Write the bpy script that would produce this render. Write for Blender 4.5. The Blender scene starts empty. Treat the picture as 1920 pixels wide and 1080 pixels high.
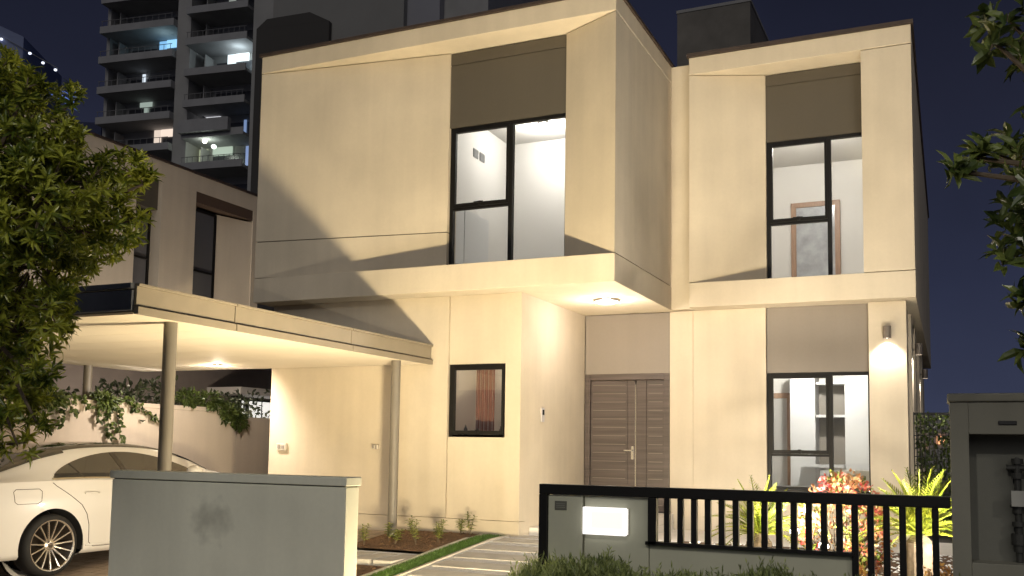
import bpy, bmesh, math, random
from mathutils import Vector, Matrix, Euler, noise
S = bpy.context.scene; COL = S.collection
rad = math.radians; PI = math.pi
# ------------------------------------------------------------------ camera
cd = bpy.data.cameras.new('camera'); cam = bpy.data.objects.new('camera', cd); COL.objects.link(cam)
S.camera = cam
cd.sensor_width = 36; cd.lens = 36*1802.37/1920; cd.shift_y = (688.57-540)/1920; cd.clip_start = .05; cd.clip_end = 3000
yw, pt, rl = rad(24.4238), rad(4.7638), rad(.86)
fw = Vector((-math.sin(yw)*math.cos(pt), math.cos(yw)*math.cos(pt), math.sin(pt)))
rt = Vector((math.cos(yw), math.sin(yw), 0)); up = rt.cross(fw)
r_ = math.cos(rl)*rt + math.sin(rl)*up; u_ = r_.cross(fw)
cam.matrix_world = Matrix(((r_.x, u_.x, -fw.x, 0), (r_.y, u_.y, -fw.y, 0), (r_.z, u_.z, -fw.z, 1.15), (0, 0, 0, 1)))
# ------------------------------------------------------------------ world (night sky)
W = bpy.data.worlds.new('World'); S.world = W; W.use_nodes = True
nt = W.node_tree; nt.nodes.clear()
o = nt.nodes.new('ShaderNodeOutputWorld'); bg = nt.nodes.new('ShaderNodeBackground')
tc = nt.nodes.new('ShaderNodeTexCoord'); sx = nt.nodes.new('ShaderNodeSeparateXYZ'); cr = nt.nodes.new('ShaderNodeValToRGB')
nt.links.new(tc.outputs['Generated'], sx.inputs[0]); nt.links.new(sx.outputs['Z'], cr.inputs[0])
e = cr.color_ramp.elements; e[0].position = 0; e[0].color = (.042, .050, .092, 1); e[1].position = .5; e[1].color = (.007, .008, .016, 1)
k = e.new(.16); k.color = (.026, .031, .062, 1); k = e.new(.32); k.color = (.015, .017, .033, 1)
wn = nt.nodes.new('ShaderNodeTexNoise'); wn.inputs['Scale'].default_value = 2.2; wn.inputs['Detail'].default_value = 5; nt.links.new(tc.outputs['Generated'], wn.inputs['Vector'])
wr_ = nt.nodes.new('ShaderNodeMapRange'); wr_.inputs[1].default_value = .3; wr_.inputs[2].default_value = .75; wr_.inputs[3].default_value = .75; wr_.inputs[4].default_value = 1.3; nt.links.new(wn.outputs[0], wr_.inputs[0])
wv = nt.nodes.new('ShaderNodeVectorMath'); wv.operation = 'SCALE'; nt.links.new(cr.outputs[0], wv.inputs[0]); nt.links.new(wr_.outputs[0], wv.inputs['Scale']); nt.links.new(wv.outputs[0], bg.inputs[0]); nt.links.new(bg.outputs[0], o.inputs[0]); bg.inputs[1].default_value = 1.0
# ------------------------------------------------------------------ exposure and lamps
S.view_settings.view_transform = 'Standard'; S.view_settings.look = 'None'; S.view_settings.exposure = .1; S.view_settings.gamma = 1
S.render.engine = 'CYCLES'
S.cycles.max_bounces = 8; S.cycles.transparent_max_bounces = 12; S.cycles.sample_clamp_indirect = 3
def lamp(name, kind, loc, power, color, size=.1, aim=None, spot=None, blend=1):
    l = bpy.data.lights.new(name, kind); l.color = color; l.energy = power
    if kind == 'SUN': l.angle = size
    else: l.shadow_soft_size = size
    if kind == 'SPOT': l.spot_size = spot; l.spot_blend = blend
    ob = bpy.data.objects.new(name, l); COL.objects.link(ob); ob.location = loc
    if aim is not None: ob.rotation_euler = (Vector(aim)-Vector(loc)).to_track_quat('-Z', 'Y').to_euler()
    return ob
WARM = (1, .81, .50); SOFT = (1, .90, .74); COOL = (.94, .97, 1); ROOMC = (1, .93, .85)
GLOW = lamp('city_glow', 'SUN', (0, 0, 30), .42, (1, .95, .88), rad(40), aim=(-9, 30, 14))
FLOOD = lamp('gate_floodlight_lamp', 'POINT', (-3.6, 7.0, -.2), 340, WARM, .16)
BEAM = lamp('gate_floodlight_beam', 'SPOT', (-3.6, 7.0, -.2), 2100, WARM, .20, aim=(-5.9, 10.6, 6.6), spot=rad(140), blend=1)
STREET = lamp('street_fill_lamp', 'POINT', (7, -1.5, 6.2), 420, (1, .92, .80), .15)
STREET_FILL = lamp('street_fill_lamp', 'POINT', (-1.5, -1.5, 5.5), 430, (1, .94, .84), .15)  # unseen second lamp, added as fill for the street wall and tree
NEIGH = lamp('neighbour_uplight_lamp', 'POINT', (-12.3, 13.2, .4), 440, (1, .86, .70), .08)
CARFILL = lamp('carport_fill_lamp', 'SPOT', (-6.8, 6.75, .05), 110, (1, .84, .62), .05, aim=(-10, 10, 1.9), spot=rad(150), blend=1)  # added fill hidden behind the garden wall, brightens carport ceiling and boundary wall
# ------------------------------------------------------------------ helpers
class MB:
    def __init__(s): s.v = []; s.f = []
    def add(s, vs, fs):
        n = len(s.v); s.v += [tuple(v) for v in vs]; s.f += [tuple(i+n for i in f) for f in fs]; return s
    def box(s, x0, x1, y0, y1, z0, z1):
        x0, x1 = min(x0, x1), max(x0, x1); y0, y1 = min(y0, y1), max(y0, y1); z0, z1 = min(z0, z1), max(z0, z1)
        return s.add([(x0,y0,z0),(x1,y0,z0),(x1,y1,z0),(x0,y1,z0),(x0,y0,z1),(x1,y0,z1),(x1,y1,z1),(x0,y1,z1)],
                     [(0,3,2,1),(4,5,6,7),(0,1,5,4),(1,2,6,5),(2,3,7,6),(3,0,4,7)])
    def prism(s, pts, z0, z1):
        a = sum(pts[i][0]*pts[(i+1)%len(pts)][1]-pts[(i+1)%len(pts)][0]*pts[i][1] for i in range(len(pts)))
        if a < 0: pts = pts[::-1]
        n = len(pts)
        return s.add([(x,y,z0) for x,y in pts]+[(x,y,z1) for x,y in pts],
                     [tuple(range(n-1,-1,-1)), tuple(range(n,2*n))]+[(i,(i+1)%n,(i+1)%n+n,i+n) for i in range(n)])
    def tube(s, pts, rs, n=10, cap=True):
        pts = [Vector(p) for p in pts]
        if not isinstance(rs, (list, tuple)): rs = [rs]*len(pts)
        vs = []; ref = Vector((.13, .31, .94))
        for i, p in enumerate(pts):
            d = (pts[min(i+1, len(pts)-1)]-pts[max(i-1, 0)]).normalized()
            a = d.cross(ref if abs(d.dot(ref)) < .95 else Vector((1, 0, 0))).normalized(); b = d.cross(a)
            for k in range(n):
                t = 2*PI*k/n; vs.append(p+(a*math.cos(t)+b*math.sin(t))*rs[i])
        fs = [(i*n+k, i*n+(k+1)%n, (i+1)*n+(k+1)%n, (i+1)*n+k) for i in range(len(pts)-1) for k in range(n)]
        if cap: fs += [tuple(range(n-1,-1,-1)), tuple(range((len(pts)-1)*n, len(pts)*n))]
        return s.add(vs, fs)
    def lathe(s, prof, c, axis, n=32):           # prof [(r, h)] round axis through c
        ax = Vector(axis).normalized(); a = ax.orthogonal().normalized(); b = ax.cross(a); c = Vector(c)
        vs = [c+ax*h+(a*math.cos(2*PI*k/n)+b*math.sin(2*PI*k/n))*r for r, h in prof for k in range(n)]
        return s.add(vs, [(i*n+k, i*n+(k+1)%n, (i+1)*n+(k+1)%n, (i+1)*n+k) for i in range(len(prof)-1) for k in range(n)])
    def leaf(s, p, d, upv, L, Wd, curl=.3):
        d = d.normalized(); sd = d.cross(upv)
        sd = sd.normalized() if sd.length > 1e-4 else d.orthogonal().normalized()
        nn = sd.cross(d)
        c1 = p+d*(L*.4)+nn*(L*.05); c2 = p+d*(L*.75)-nn*(L*curl*.25); c3 = p+d*(L*.98)-nn*(L*curl*.7)
        f = nn*(Wd*.22)
        return s.add([p, c1+sd*Wd*.5+f, c1, c1-sd*Wd*.5+f, c2+sd*Wd*.42+f, c2, c2-sd*Wd*.42+f, c3],
                     [(0,2,1),(0,3,2),(1,2,5,4),(2,3,6,5),(4,5,7),(5,6,7)])
    def quadleaf(s, p, d, upv, L, Wd):
        d = d.normalized(); sd = d.cross(upv)
        sd = sd.normalized() if sd.length > 1e-4 else d.orthogonal().normalized()
        return s.add([p, p+d*L*.5+sd*Wd*.5, p+d*L, p+d*L*.5-sd*Wd*.5], [(0,1,2,3)])
    def build(s, name, mat, parent=None, loc=None, bevel=0, smooth=False):
        me = bpy.data.meshes.new(name); me.from_pydata(s.v, [], s.f); me.update()
        ob = bpy.data.objects.new(name, me); COL.objects.link(ob); me.materials.append(mat)
        if parent is not None: ob.parent = parent
        if loc is not None: ob.location = loc
        if smooth:
            for p in me.polygons: p.use_smooth = True
        if bevel:
            m = ob.modifiers.new('bevel', 'BEVEL'); m.width = bevel; m.segments = 2; m.limit_method = 'ANGLE'; m.angle_limit = rad(40)
        return ob
def tag(o, label=None, cat=None, group=None, kind=None):
    if label: o['label'] = label
    if cat: o['category'] = cat
    if group: o['group'] = group
    if kind: o['kind'] = kind
    return o
def empty(name, loc, label, cat, group=None, rz=0):
    o = bpy.data.objects.new(name, None); COL.objects.link(o); o.location = loc; o.rotation_euler = (0, 0, rz); o.empty_display_size = .1
    return tag(o, label, cat, group)
def local(mb, root):                              # world coordinates -> root's local ones (roots are rotated about z only)
    M = Matrix.Translation(root.location) @ Matrix.Rotation(root.rotation_euler[2], 4, 'Z'); Mi = M.inverted()
    mb.v = [tuple(Mi @ Vector(v)) for v in mb.v]; return mb
# ------------------------------------------------------------------ materials
MATS = {}
def mat(name, col, rough=.6, metal=0, vary=.0, scale=3, bump=0, bscale=60, emit=None, estr=0, col2=None, spec=.5, coat=0, stretch=None, bdist=.01):
    if name in MATS: return MATS[name]
    m = bpy.data.materials.new(name); m.use_nodes = True; n = m.node_tree; b = n.nodes['Principled BSDF']
    b.inputs['Base Color'].default_value = (*col, 1); b.inputs['Roughness'].default_value = rough; b.inputs['Metallic'].default_value = metal
    b.inputs['Specular IOR Level'].default_value = spec; b.inputs['Coat Weight'].default_value = coat; b.inputs['Coat Roughness'].default_value = .05
    t = n.nodes.new('ShaderNodeTexCoord')
    if vary or col2:
        nz = n.nodes.new('ShaderNodeTexNoise'); nz.inputs['Scale'].default_value = scale; nz.inputs['Detail'].default_value = 7; nz.inputs['Roughness'].default_value = .6
        if stretch:
            mp = n.nodes.new('ShaderNodeMapping'); mp.inputs['Scale'].default_value = stretch
            n.links.new(t.outputs['Object'], mp.inputs[0]); n.links.new(mp.outputs[0], nz.inputs['Vector'])
        else: n.links.new(t.outputs['Object'], nz.inputs['Vector'])
        c = n.nodes.new('ShaderNodeValToRGB'); c.color_ramp.elements[0].position = .32; c.color_ramp.elements[1].position = .68
        c2 = col2 or tuple(min(1, x*(1+vary)) for x in col)
        c.color_ramp.elements[0].color = (*(tuple(x*(1-vary) for x in col)), 1); c.color_ramp.elements[1].color = (*c2, 1)
        n.links.new(nz.outputs[0], c.inputs[0]); n.links.new(c.outputs[0], b.inputs['Base Color'])
    if bump:
        nb = n.nodes.new('ShaderNodeTexNoise'); nb.inputs['Scale'].default_value = bscale; nb.inputs['Detail'].default_value = 5
        n.links.new(t.outputs['Object'], nb.inputs['Vector'])
        bp = n.nodes.new('ShaderNodeBump'); bp.inputs['Strength'].default_value = bump; bp.inputs['Distance'].default_value = bdist
        n.links.new(nb.outputs[0], bp.inputs['Height']); n.links.new(bp.outputs[0], b.inputs['Normal'])
    if emit: b.inputs['Emission Color'].default_value = (*emit, 1); b.inputs['Emission Strength'].default_value = estr
    MATS[name] = m; return m
def leafmat(name, c1, c2, trans=.3, scale=2.5, rough=.45):
    m = bpy.data.materials.new(name); m.use_nodes = True; n = m.node_tree; b = n.nodes['Principled BSDF']; out = n.nodes['Material Output']
    g = n.nodes.new('ShaderNodeNewGeometry'); nz = n.nodes.new('ShaderNodeTexNoise'); nz.inputs['Scale'].default_value = scale; nz.inputs['Detail'].default_value = 8
    n.links.new(g.outputs['Position'], nz.inputs['Vector'])
    c = n.nodes.new('ShaderNodeValToRGB'); c.color_ramp.elements[0].position = .35; c.color_ramp.elements[1].position = .65
    c.color_ramp.elements[0].color = (*c1, 1); c.color_ramp.elements[1].color = (*c2, 1)
    rp = n.nodes.new('ShaderNodeMath'); rp.operation = 'ADD'; mu = n.nodes.new('ShaderNodeMath'); mu.operation = 'MULTIPLY_ADD'
    mu.inputs[1].default_value = .35; mu.inputs[2].default_value = -.17
    n.links.new(g.outputs['Random Per Island'], mu.inputs[0]); n.links.new(mu.outputs[0], rp.inputs[0]); n.links.new(nz.outputs[0], rp.inputs[1])
    n.links.new(rp.outputs[0], c.inputs[0]); n.links.new(c.outputs[0], b.inputs['Base Color'])
    b.inputs['Roughness'].default_value = rough
    tr = n.nodes.new('ShaderNodeBsdfTranslucent'); mx = n.nodes.new('ShaderNodeMixShader'); mx.inputs[0].default_value = trans
    n.links.new(c.outputs[0], tr.inputs[0]); n.links.new(b.outputs[0], mx.inputs[1]); n.links.new(tr.outputs[0], mx.inputs[2]); n.links.new(mx.outputs[0], out.inputs[0])
    MATS[name] = m; return m
def glassmat(name, tint=(.93, .95, .95), refl=.06, rough=0):
    m = bpy.data.materials.new(name); m.use_nodes = True; n = m.node_tree; n.nodes.remove(n.nodes['Principled BSDF']); out = n.nodes['Material Output']
    t = n.nodes.new('ShaderNodeBsdfTransparent'); t.inputs[0].default_value = (*tint, 1)
    g = n.nodes.new('ShaderNodeBsdfGlossy'); g.inputs['Roughness'].default_value = rough
    f = n.nodes.new('ShaderNodeFresnel'); f.inputs[0].default_value = 1.45
    a = n.nodes.new('ShaderNodeMath'); a.operation = 'MAXIMUM'; a.inputs[1].default_value = refl; n.links.new(f.outputs[0], a.inputs[0])
    mx = n.nodes.new('ShaderNodeMixShader'); n.links.new(a.outputs[0], mx.inputs[0]); n.links.new(t.outputs[0], mx.inputs[1]); n.links.new(g.outputs[0], mx.inputs[2]); n.links.new(mx.outputs[0], out.inputs[0])
    MATS[name] = m; return m
def wallmat(name, col, streak=.06, stain=.05):
    """painted render: cloudy tone, faint vertical rain streaks, trowel bump"""
    m = bpy.data.materials.new(name); m.use_nodes = True; n = m.node_tree; b = n.nodes['Principled BSDF']; b.inputs['Roughness'].default_value = .82; b.inputs['Specular IOR Level'].default_value = .25
    g = n.nodes.new('ShaderNodeNewGeometry')
    def nz(sc, det, st):
        mp = n.nodes.new('ShaderNodeMapping'); mp.inputs['Scale'].default_value = st; q = n.nodes.new('ShaderNodeTexNoise'); q.inputs['Scale'].default_value = sc; q.inputs['Detail'].default_value = det
        n.links.new(g.outputs['Position'], mp.inputs[0]); n.links.new(mp.outputs[0], q.inputs['Vector']); return q
    a = nz(1.1, 6, (1, 1, 1)); s = nz(5, 4, (1, 1, .06)); f = nz(26, 5, (1, 1, 1))
    def mrange(src, lo, hi):
        r = n.nodes.new('ShaderNodeMapRange'); r.inputs[1].default_value = .3; r.inputs[2].default_value = .7; r.inputs[3].default_value = lo; r.inputs[4].default_value = hi; n.links.new(src.outputs[0], r.inputs[0]); return r
    x = n.nodes.new('ShaderNodeMath'); x.operation = 'MULTIPLY'; n.links.new(mrange(a, 1-stain, 1+stain).outputs[0], x.inputs[0]); n.links.new(mrange(s, 1-streak, 1+streak*.4).outputs[0], x.inputs[1])
    y = n.nodes.new('ShaderNodeMath'); y.operation = 'MULTIPLY'; n.links.new(x.outputs[0], y.inputs[0]); n.links.new(mrange(f, .985, 1.015).outputs[0], y.inputs[1])
    v = n.nodes.new('ShaderNodeVectorMath'); v.operation = 'SCALE'; v.inputs[0].default_value = col; n.links.new(y.outputs[0], v.inputs['Scale']); n.links.new(v.outputs[0], b.inputs['Base Color'])
    q = nz(160, 4, (1, 1, 1)); bp = n.nodes.new('ShaderNodeBump'); bp.inputs['Strength'].default_value = .22; bp.inputs['Distance'].default_value = .004
    ad = n.nodes.new('ShaderNodeMath'); ad.operation = 'MULTIPLY_ADD'; ad.inputs[1].default_value = 4; n.links.new(a.outputs[0], ad.inputs[0]); n.links.new(q.outputs[0], ad.inputs[2])
    n.links.new(ad.outputs[0], bp.inputs['Height']); n.links.new(bp.outputs[0], b.inputs['Normal'])
    MATS[name] = m; return m
STUC = wallmat('cream_render', (.62, .545, .425), .055, .085); PANEL = wallmat('taupe_panel', (.098, .086, .068), .03, .03); PANEL2 = wallmat('grey_panel', (.26, .23, .20), .03, .03)
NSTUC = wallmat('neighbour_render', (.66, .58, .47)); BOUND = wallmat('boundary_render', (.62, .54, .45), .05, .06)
GREY = wallmat('grey_wall_paint', (.68, .68, .57), .05, .08); GREY2 = wallmat('grey_fence_paint', (.46, .46, .36), .04, .05); UTIL = wallmat('utility_paint', (.21, .205, .17), .08, .08)
NICHE = wallmat('niche_paint', (.15, .15, .13)); SOFF = mat('white_soffit', (.80, .72, .58), .6, vary=.03, scale=1.5)
BLACK = mat('black_aluminium', (.009, .0085, .008), .45, spec=.25); ROOFCAP = mat('dark_roof_cap', (.05, .035, .028), .6, vary=.2, scale=8)
WHITE = mat('white_room_paint', (.80, .775, .74), .7, vary=.02, scale=2); CHROME = mat('brushed_steel', (.75, .73, .70), .25, 1)
WOODD = mat('dark_door_wood', (.088, .070, .064), .38, vary=.28, scale=2, stretch=(.6, 1, 14)); GROOVE = mat('door_inlay', (.24, .21, .18), .35, .5)
WOODF = mat('brown_frame_wood', (.32, .20, .13), .45, vary=.2, scale=5, stretch=(8, 8, 1))
GLASS = glassmat('window_glass'); DARKG = mat('dark_glass', (.02, .024, .03), .06, spec=.8); COLM = mat('column_paint', (.165, .148, .122), .45, vary=.06, scale=4)
FASC = mat('fascia_metal', (.215, .185, .140), .45, vary=.05, scale=5); NAVY = mat('navy_fascia', (.05, .055, .07), .5, vary=.1, scale=3)
SLABM = mat('pale_paver', (.62, .59, .53), .7, vary=.12, scale=4, bump=.3, bscale=90); PEB = mat('white_pebbles', (.88, .87, .83), .6, vary=.2, scale=60, bump=1, bscale=70, bdist=.02)
SOIL = mat('garden_soil', (.15, .085, .045), .95, vary=.45, scale=14, bump=1, bscale=30, bdist=.03); ASPH = mat('road_asphalt', (.05, .05, .05), .9, vary=.2, scale=20, bump=.5, bscale=150)
DRIVE = mat('driveway_pavers', (.30, .24, .19), .75, vary=.22, scale=6, bump=.4, bscale=50); TERR = mat('terrace_tile', (.78, .75, .70), .5, vary=.06, scale=3)
def lit(name, c, s): return mat(name, (.8, .8, .8), .5, emit=c, estr=s)
LITW = lit('lamp_lens_warm', (1, .93, .82), 14); LITC = lit('lamp_lens_cool', (1, 1, 1), 10)
# ------------------------------------------------------------------ ground
def gz(x, y):
    return -.28*min(1, max(0, (10.8-y)/3.2)) if y > 7.6 else -.28 - .07*min(1, max(0, (7.6-y)/1.5))
g = MB(); xs = [-900, -300, -100, -40, -20, -12, -6, -3, 0, 4, 12, 40, 120, 400, 900]; ys = [-300, -60, -10, 0, 6.1, 7.0, 7.6, 8.4, 9.2, 10, 10.8, 14, 30, 60, 120, 300, 900]
g.add([(x, y, gz(x, y)-.02) for y in ys for x in xs], [(j*len(xs)+i, j*len(xs)+i+1, (j+1)*len(xs)+i+1, (j+1)*len(xs)+i) for j in range(len(ys)-1) for i in range(len(xs)-1)])
tag(g.build('ground', mat('ground_dark', (.09, .08, .07), .95, vary=.3, scale=2)), kind='structure')
def sheet(name, m, x0, x1, y0, y1, dz, kind='structure', nx=6, ny=14):
    b = MB(); X = [x0+(x1-x0)*i/nx for i in range(nx+1)]; Y = sorted(set([y0+(y1-y0)*i/ny for i in range(ny+1)]+[q for q in (7.6, 10.8) if y0 < q < y1]))
    b.add([(x, y, gz(x, y)+dz) for y in Y for x in X], [(j*len(X)+i, j*len(X)+i+1, (j+1)*len(X)+i+1, (j+1)*len(X)+i) for j in range(len(Y)-1) for i in range(nx)])
    return tag(b.build(name, m), kind=kind)
sheet('road', ASPH, -60, 60, -8, 4.0, .004); sheet('pavement', DRIVE, -40, 20, 4.1, 5.82, .02)
# driveway with paver joints as real blocks
b = MB(); y = 5.9; row = 0
while y < 11.18:
    x = -10.98-(row % 2)*.15
    while x < -6.62:
        x1 = min(x+.29, -6.62); y1 = min(y+.19, 11.18); x0 = max(x, -10.98)
        if x1-x0 > .02:
            z = gz(x, y)+.012+random.uniform(-.001, .001)
            b.add([(x0, y, gz(0, y)+.012), (x1, y, gz(0, y)+.012), (x1, y1, gz(0, y1)+.012), (x0, y1, gz(0, y1)+.012)], [(0, 1, 2, 3)])
        x += .3
    y += .2; row += 1
tag(b.build('driveway', DRIVE), kind='structure')
sheet('terrace', TERR, -4.9, .6, 11.9, 13.56, .02)
sheet('planting_bed', SOIL, -6.58, -5.42, 9.72, 11.16, .04); 
sheet('planting_soil', SOIL, -6.58, -5.42, 6.1, 8.95, .022)
sheet('garden_soil_bed', SOIL, -3.0, 1.5, 6.02, 11.85, .02)
# cross path of slabs, main path of slabs with pebble joints
b = MB(); 
for i in range(4):
    b.box(-6.58+i*.29, -6.58+i*.29+.235, 9.0, 9.64, gz(0, 9.3)-.05, gz(0, 9.3)+.045)
tag(b.build('side_path', SLABM, bevel=.008), kind='structure')
sheet('path_pebbles', PEB, -5.12, -3.05, 6.05, 11.85, .026)
sheet('side_path_pebbles', PEB, -6.60, -5.40, 8.97, 9.70, .016)
b = MB(); y = 6.1
while y < 11.5:
    h = .035; za, zb = gz(0, y)+h, gz(0, y+.31)+h
    b.add([(-5.04, y, za), (-3.1, y, za), (-3.1, y+.31, zb), (-5.04, y+.31, zb), (-5.04, y, za-.06), (-3.1, y, za-.06), (-3.1, y+.31, zb-.06), (-5.04, y+.31, zb-.06)],
          [(0,1,2,3),(4,5,1,0),(5,6,2,1),(6,7,3,2),(7,4,0,3)])
    y += .5
tag(b.build('path', SLABM, bevel=.01), kind='structure')
# kerbs of bed
b = MB()
for x0, x1, y0, y1 in ((-5.455, -5.42, 6.1, 11.16), (-5.125, -5.09, 6.1, 11.9)):
    for k in range(10):
        ya = y0+(y1-y0)*k/10; yb = y0+(y1-y0)*(k+1)/10; za = gz(0, ya); zb = gz(0, yb)
        b.add([(x0,ya,za-.05),(x1,ya,za-.05),(x1,yb,zb-.05),(x0,yb,zb-.05),(x0,ya,za+.045),(x1,ya,za+.045),(x1,yb,zb+.045),(x0,yb,zb+.045)], [(4,5,6,7),(0,1,5,4),(1,2,6,5),(3,0,4,7)])
tag(b.build('path_kerb', mat('kerb_stone', (.55, .50, .42), .7, vary=.1, scale=10)), kind='structure')
R = random.Random(5)
b = MB()
for i in range(14000):
    x = R.uniform(-5.42, -5.13); y = R.uniform(7.0, 11.9); z = gz(x, y)
    d = Vector((R.uniform(-.5, .5), R.uniform(-.5, .5), 1)); b.quadleaf(Vector((x, y, z-.01)), d, Vector((R.uniform(-1, 1), R.uniform(-1, 1), 0)), R.uniform(.045, .07), .008)
b.add([(-5.42, 7.0, gz(0, 7.0)+.006), (-5.13, 7.0, gz(0, 7.0)+.006), (-5.13, 7.6, gz(0, 7.6)+.006), (-5.42, 7.6, gz(0, 7.6)+.006), (-5.13, 10.8, .006), (-5.36, 10.8, .006), (-5.13, 11.9, .006), (-5.36, 11.9, .006)], [(0,1,2,3),(3,2,4,5),(5,4,6,7)])
tag(b.build('grass', leafmat('turf_green', (.09, .17, .03), (.18, .33, .06), .2, 20)), kind='stuff')
# soil clods in the bed
# ------------------------------------------------------------------ the house
H = empty('modern_house', (-5, 12, 0), 'two storey cream house with two floodlit box volumes and lit windows', 'house')
def hp(mb, name, m, **k):
    lb = k.pop('label', None); par = k.pop('parent', H)
    mb.v = [(x+5, y-12, z) for x, y, z in mb.v]
    o = mb.build(name, m, par, **k)
    if lb: o['label'] = lb
    return o
# upper left volume
hp(MB().box(-9.0, -3.6, 10.85, 24.7, 6.515, 6.76), 'parapet', STUC, bevel=.006)
hp(MB().box(-9.03, -3.57, 10.82, 24.7, 6.762, 6.80), 'roof_cap', ROOFCAP)
hp(MB().box(-9.0, -3.6, 10.85, 13.58, 3.15, 3.496).box(-8.92, -4.98, 13.582, 24.7, 3.15, 3.496), 'ledge', STUC, bevel=.005)
hp(MB().prism([(-8.997, 10.856), (-6.1, 11.245), (-6.1, 11.5), (-8.997, 11.5)], 3.507, 4.02).prism([(-8.997, 10.856), (-6.1, 11.245), (-6.1, 11.5), (-8.997, 11.5)], 4.034, 6.503), 'wall_panel', STUC)
hp(MB().prism([(-8.98, 10.875), (-6.11, 11.26), (-6.11, 11.49), (-8.98, 11.49)], 4.015, 4.04), 'joint', PANEL)
hp(MB().prism([(-4.40, 11.247), (-3.603, 10.856), (-3.603, 11.5), (-4.40, 11.5)], 3.507, 6.503), 'wall_panel', STUC)
hp(MB().box(-3.76, -3.603, 11.502, 13.45, 3.507, 6.503), 'side_wall', STUC)
hp(MB().box(-8.997, -8.85, 11.502, 24.69, 3.507, 6.503), 'side_wall', STUC)
hp(MB().box(-3.76, -3.29, 13.452, 13.6, 3.16, 6.755), 'wall', STUC)
hp(MB().prism([(-8.96, 10.90), (-6.11, 11.28), (-6.11, 11.45), (-8.96, 11.45)], 6.49, 6.52), 'joint', PANEL)
hp(MB().box(-3.74, -3.62, 11.52, 13.44, 3.49, 3.513), 'joint', PANEL); hp(MB().box(-3.74, -3.62, 11.52, 13.44, 6.49, 6.52), 'joint', PANEL)
# upper right volume
hp(MB().box(-3.287, -.34, 13.23, 24.7, 6.515, 6.765), 'parapet', STUC, bevel=.006)
hp(MB().box(-3.31, -.31, 13.20, 24.7, 6.767, 6.82), 'roof_cap', ROOFCAP)
hp(MB().box(-3.287, -.34, 13.23, 24.7, 3.15, 3.496), 'ledge', STUC, bevel=.005)
hp(MB().prism([(-3.284, 13.236), (-2.28, 13.625), (-2.28, 13.85), (-3.284, 13.85)], 3.507, 6.503), 'wall_panel', STUC)
hp(MB().box(-.965, -.343, 13.236, 13.85, 3.507, 6.503), 'wall_panel', STUC, bevel=.004)
hp(MB().box(-.50, -.343, 13.852, 24.69, 3.507, 6.503), 'side_wall', STUC)
# spandrels over the windows
def spandrel(x0, x1, y, z0, z1, m, line=None):
    b = MB()
    if line: b.box(x0, x1, y, y+.12, z0, line-.006).box(x0, x1, y+.008, y+.12, line-.006, line+.006).box(x0, x1, y-.003, y+.12, line+.006, z1)
    else: b.box(x0, x1, y, y+.12, z0, z1)
    return hp(b, 'spandrel_panel', m)
spandrel(-6.10, -4.402, 11.27, 5.47, 6.503, PANEL, 6.34)
spandrel(-2.278, -.967, 13.65, 5.53, 6.503, PANEL, 6.34)
spandrel(-2.28, -.945, 13.62, 2.235, 3.148, PANEL2)
spandrel(-4.965, -3.665, 13.61, 2.26, 3.148, PANEL2)
# ground floor, left wing
hp(MB().box(-8.92, -6.03, 11.22, 11.42, .22, 3.148), 'wall', STUC)
hp(MB().box(-8.92, -6.0, 11.212, 11.42, -.1, .214).box(-6.0, -4.962, 11.205, 11.42, -.1, .212), 'plinth', STUC, bevel=.004)
hp(MB().box(-6.02, -5.196, 11.245, 11.42, .216, 1.275), 'wall_panel', STUC); hp(MB().box(-6.02, -5.196, 11.245, 11.42, 2.235, 3.148), 'wall_panel', STUC)
hp(MB().box(-5.186, -4.97, 11.22, 11.42, .216, 3.148), 'wall', STUC)
hp(MB().box(-5.12, -4.973, 11.422, 13.6, .0, 3.148), 'porch_wall', STUC)
hp(MB().box(-8.92, -8.77, 11.422, 24.7, 0, 3.148), 'side_wall', STUC)
hp(MB().box(-3.655, -3.318, 13.58, 13.78, .0, 3.148).box(-3.304, -2.29, 13.58, 13.78, .0, 3.148).box(-3.32, -3.30, 13.592, 13.78, 0, 3.148), 'wall', STUC)
hp(MB().box(-2.288, -.945, 13.585, 13.78, 0, .60), 'wall', STUC)
hp(MB().box(-.94, -.47, 13.50, 13.82, 0, 3.148), 'pillar', STUC, bevel=.006)
b = MB().box(-.62, -.50, 13.822, 24.69, 0, 3.148)
for y0 in (14.9, 16.6, 18.9, 21): b.box(-.50, -.455, y0, y0+.55, 0, 3.148)
hp(b, 'side_wall', STUC)
hp(MB().box(-4.97, -3.6, 11.55, 13.6, 0, .12).box(-4.968, -3.6, 11.95, 13.6, .122, .24), 'porch_step', TERR, bevel=.006)
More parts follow.
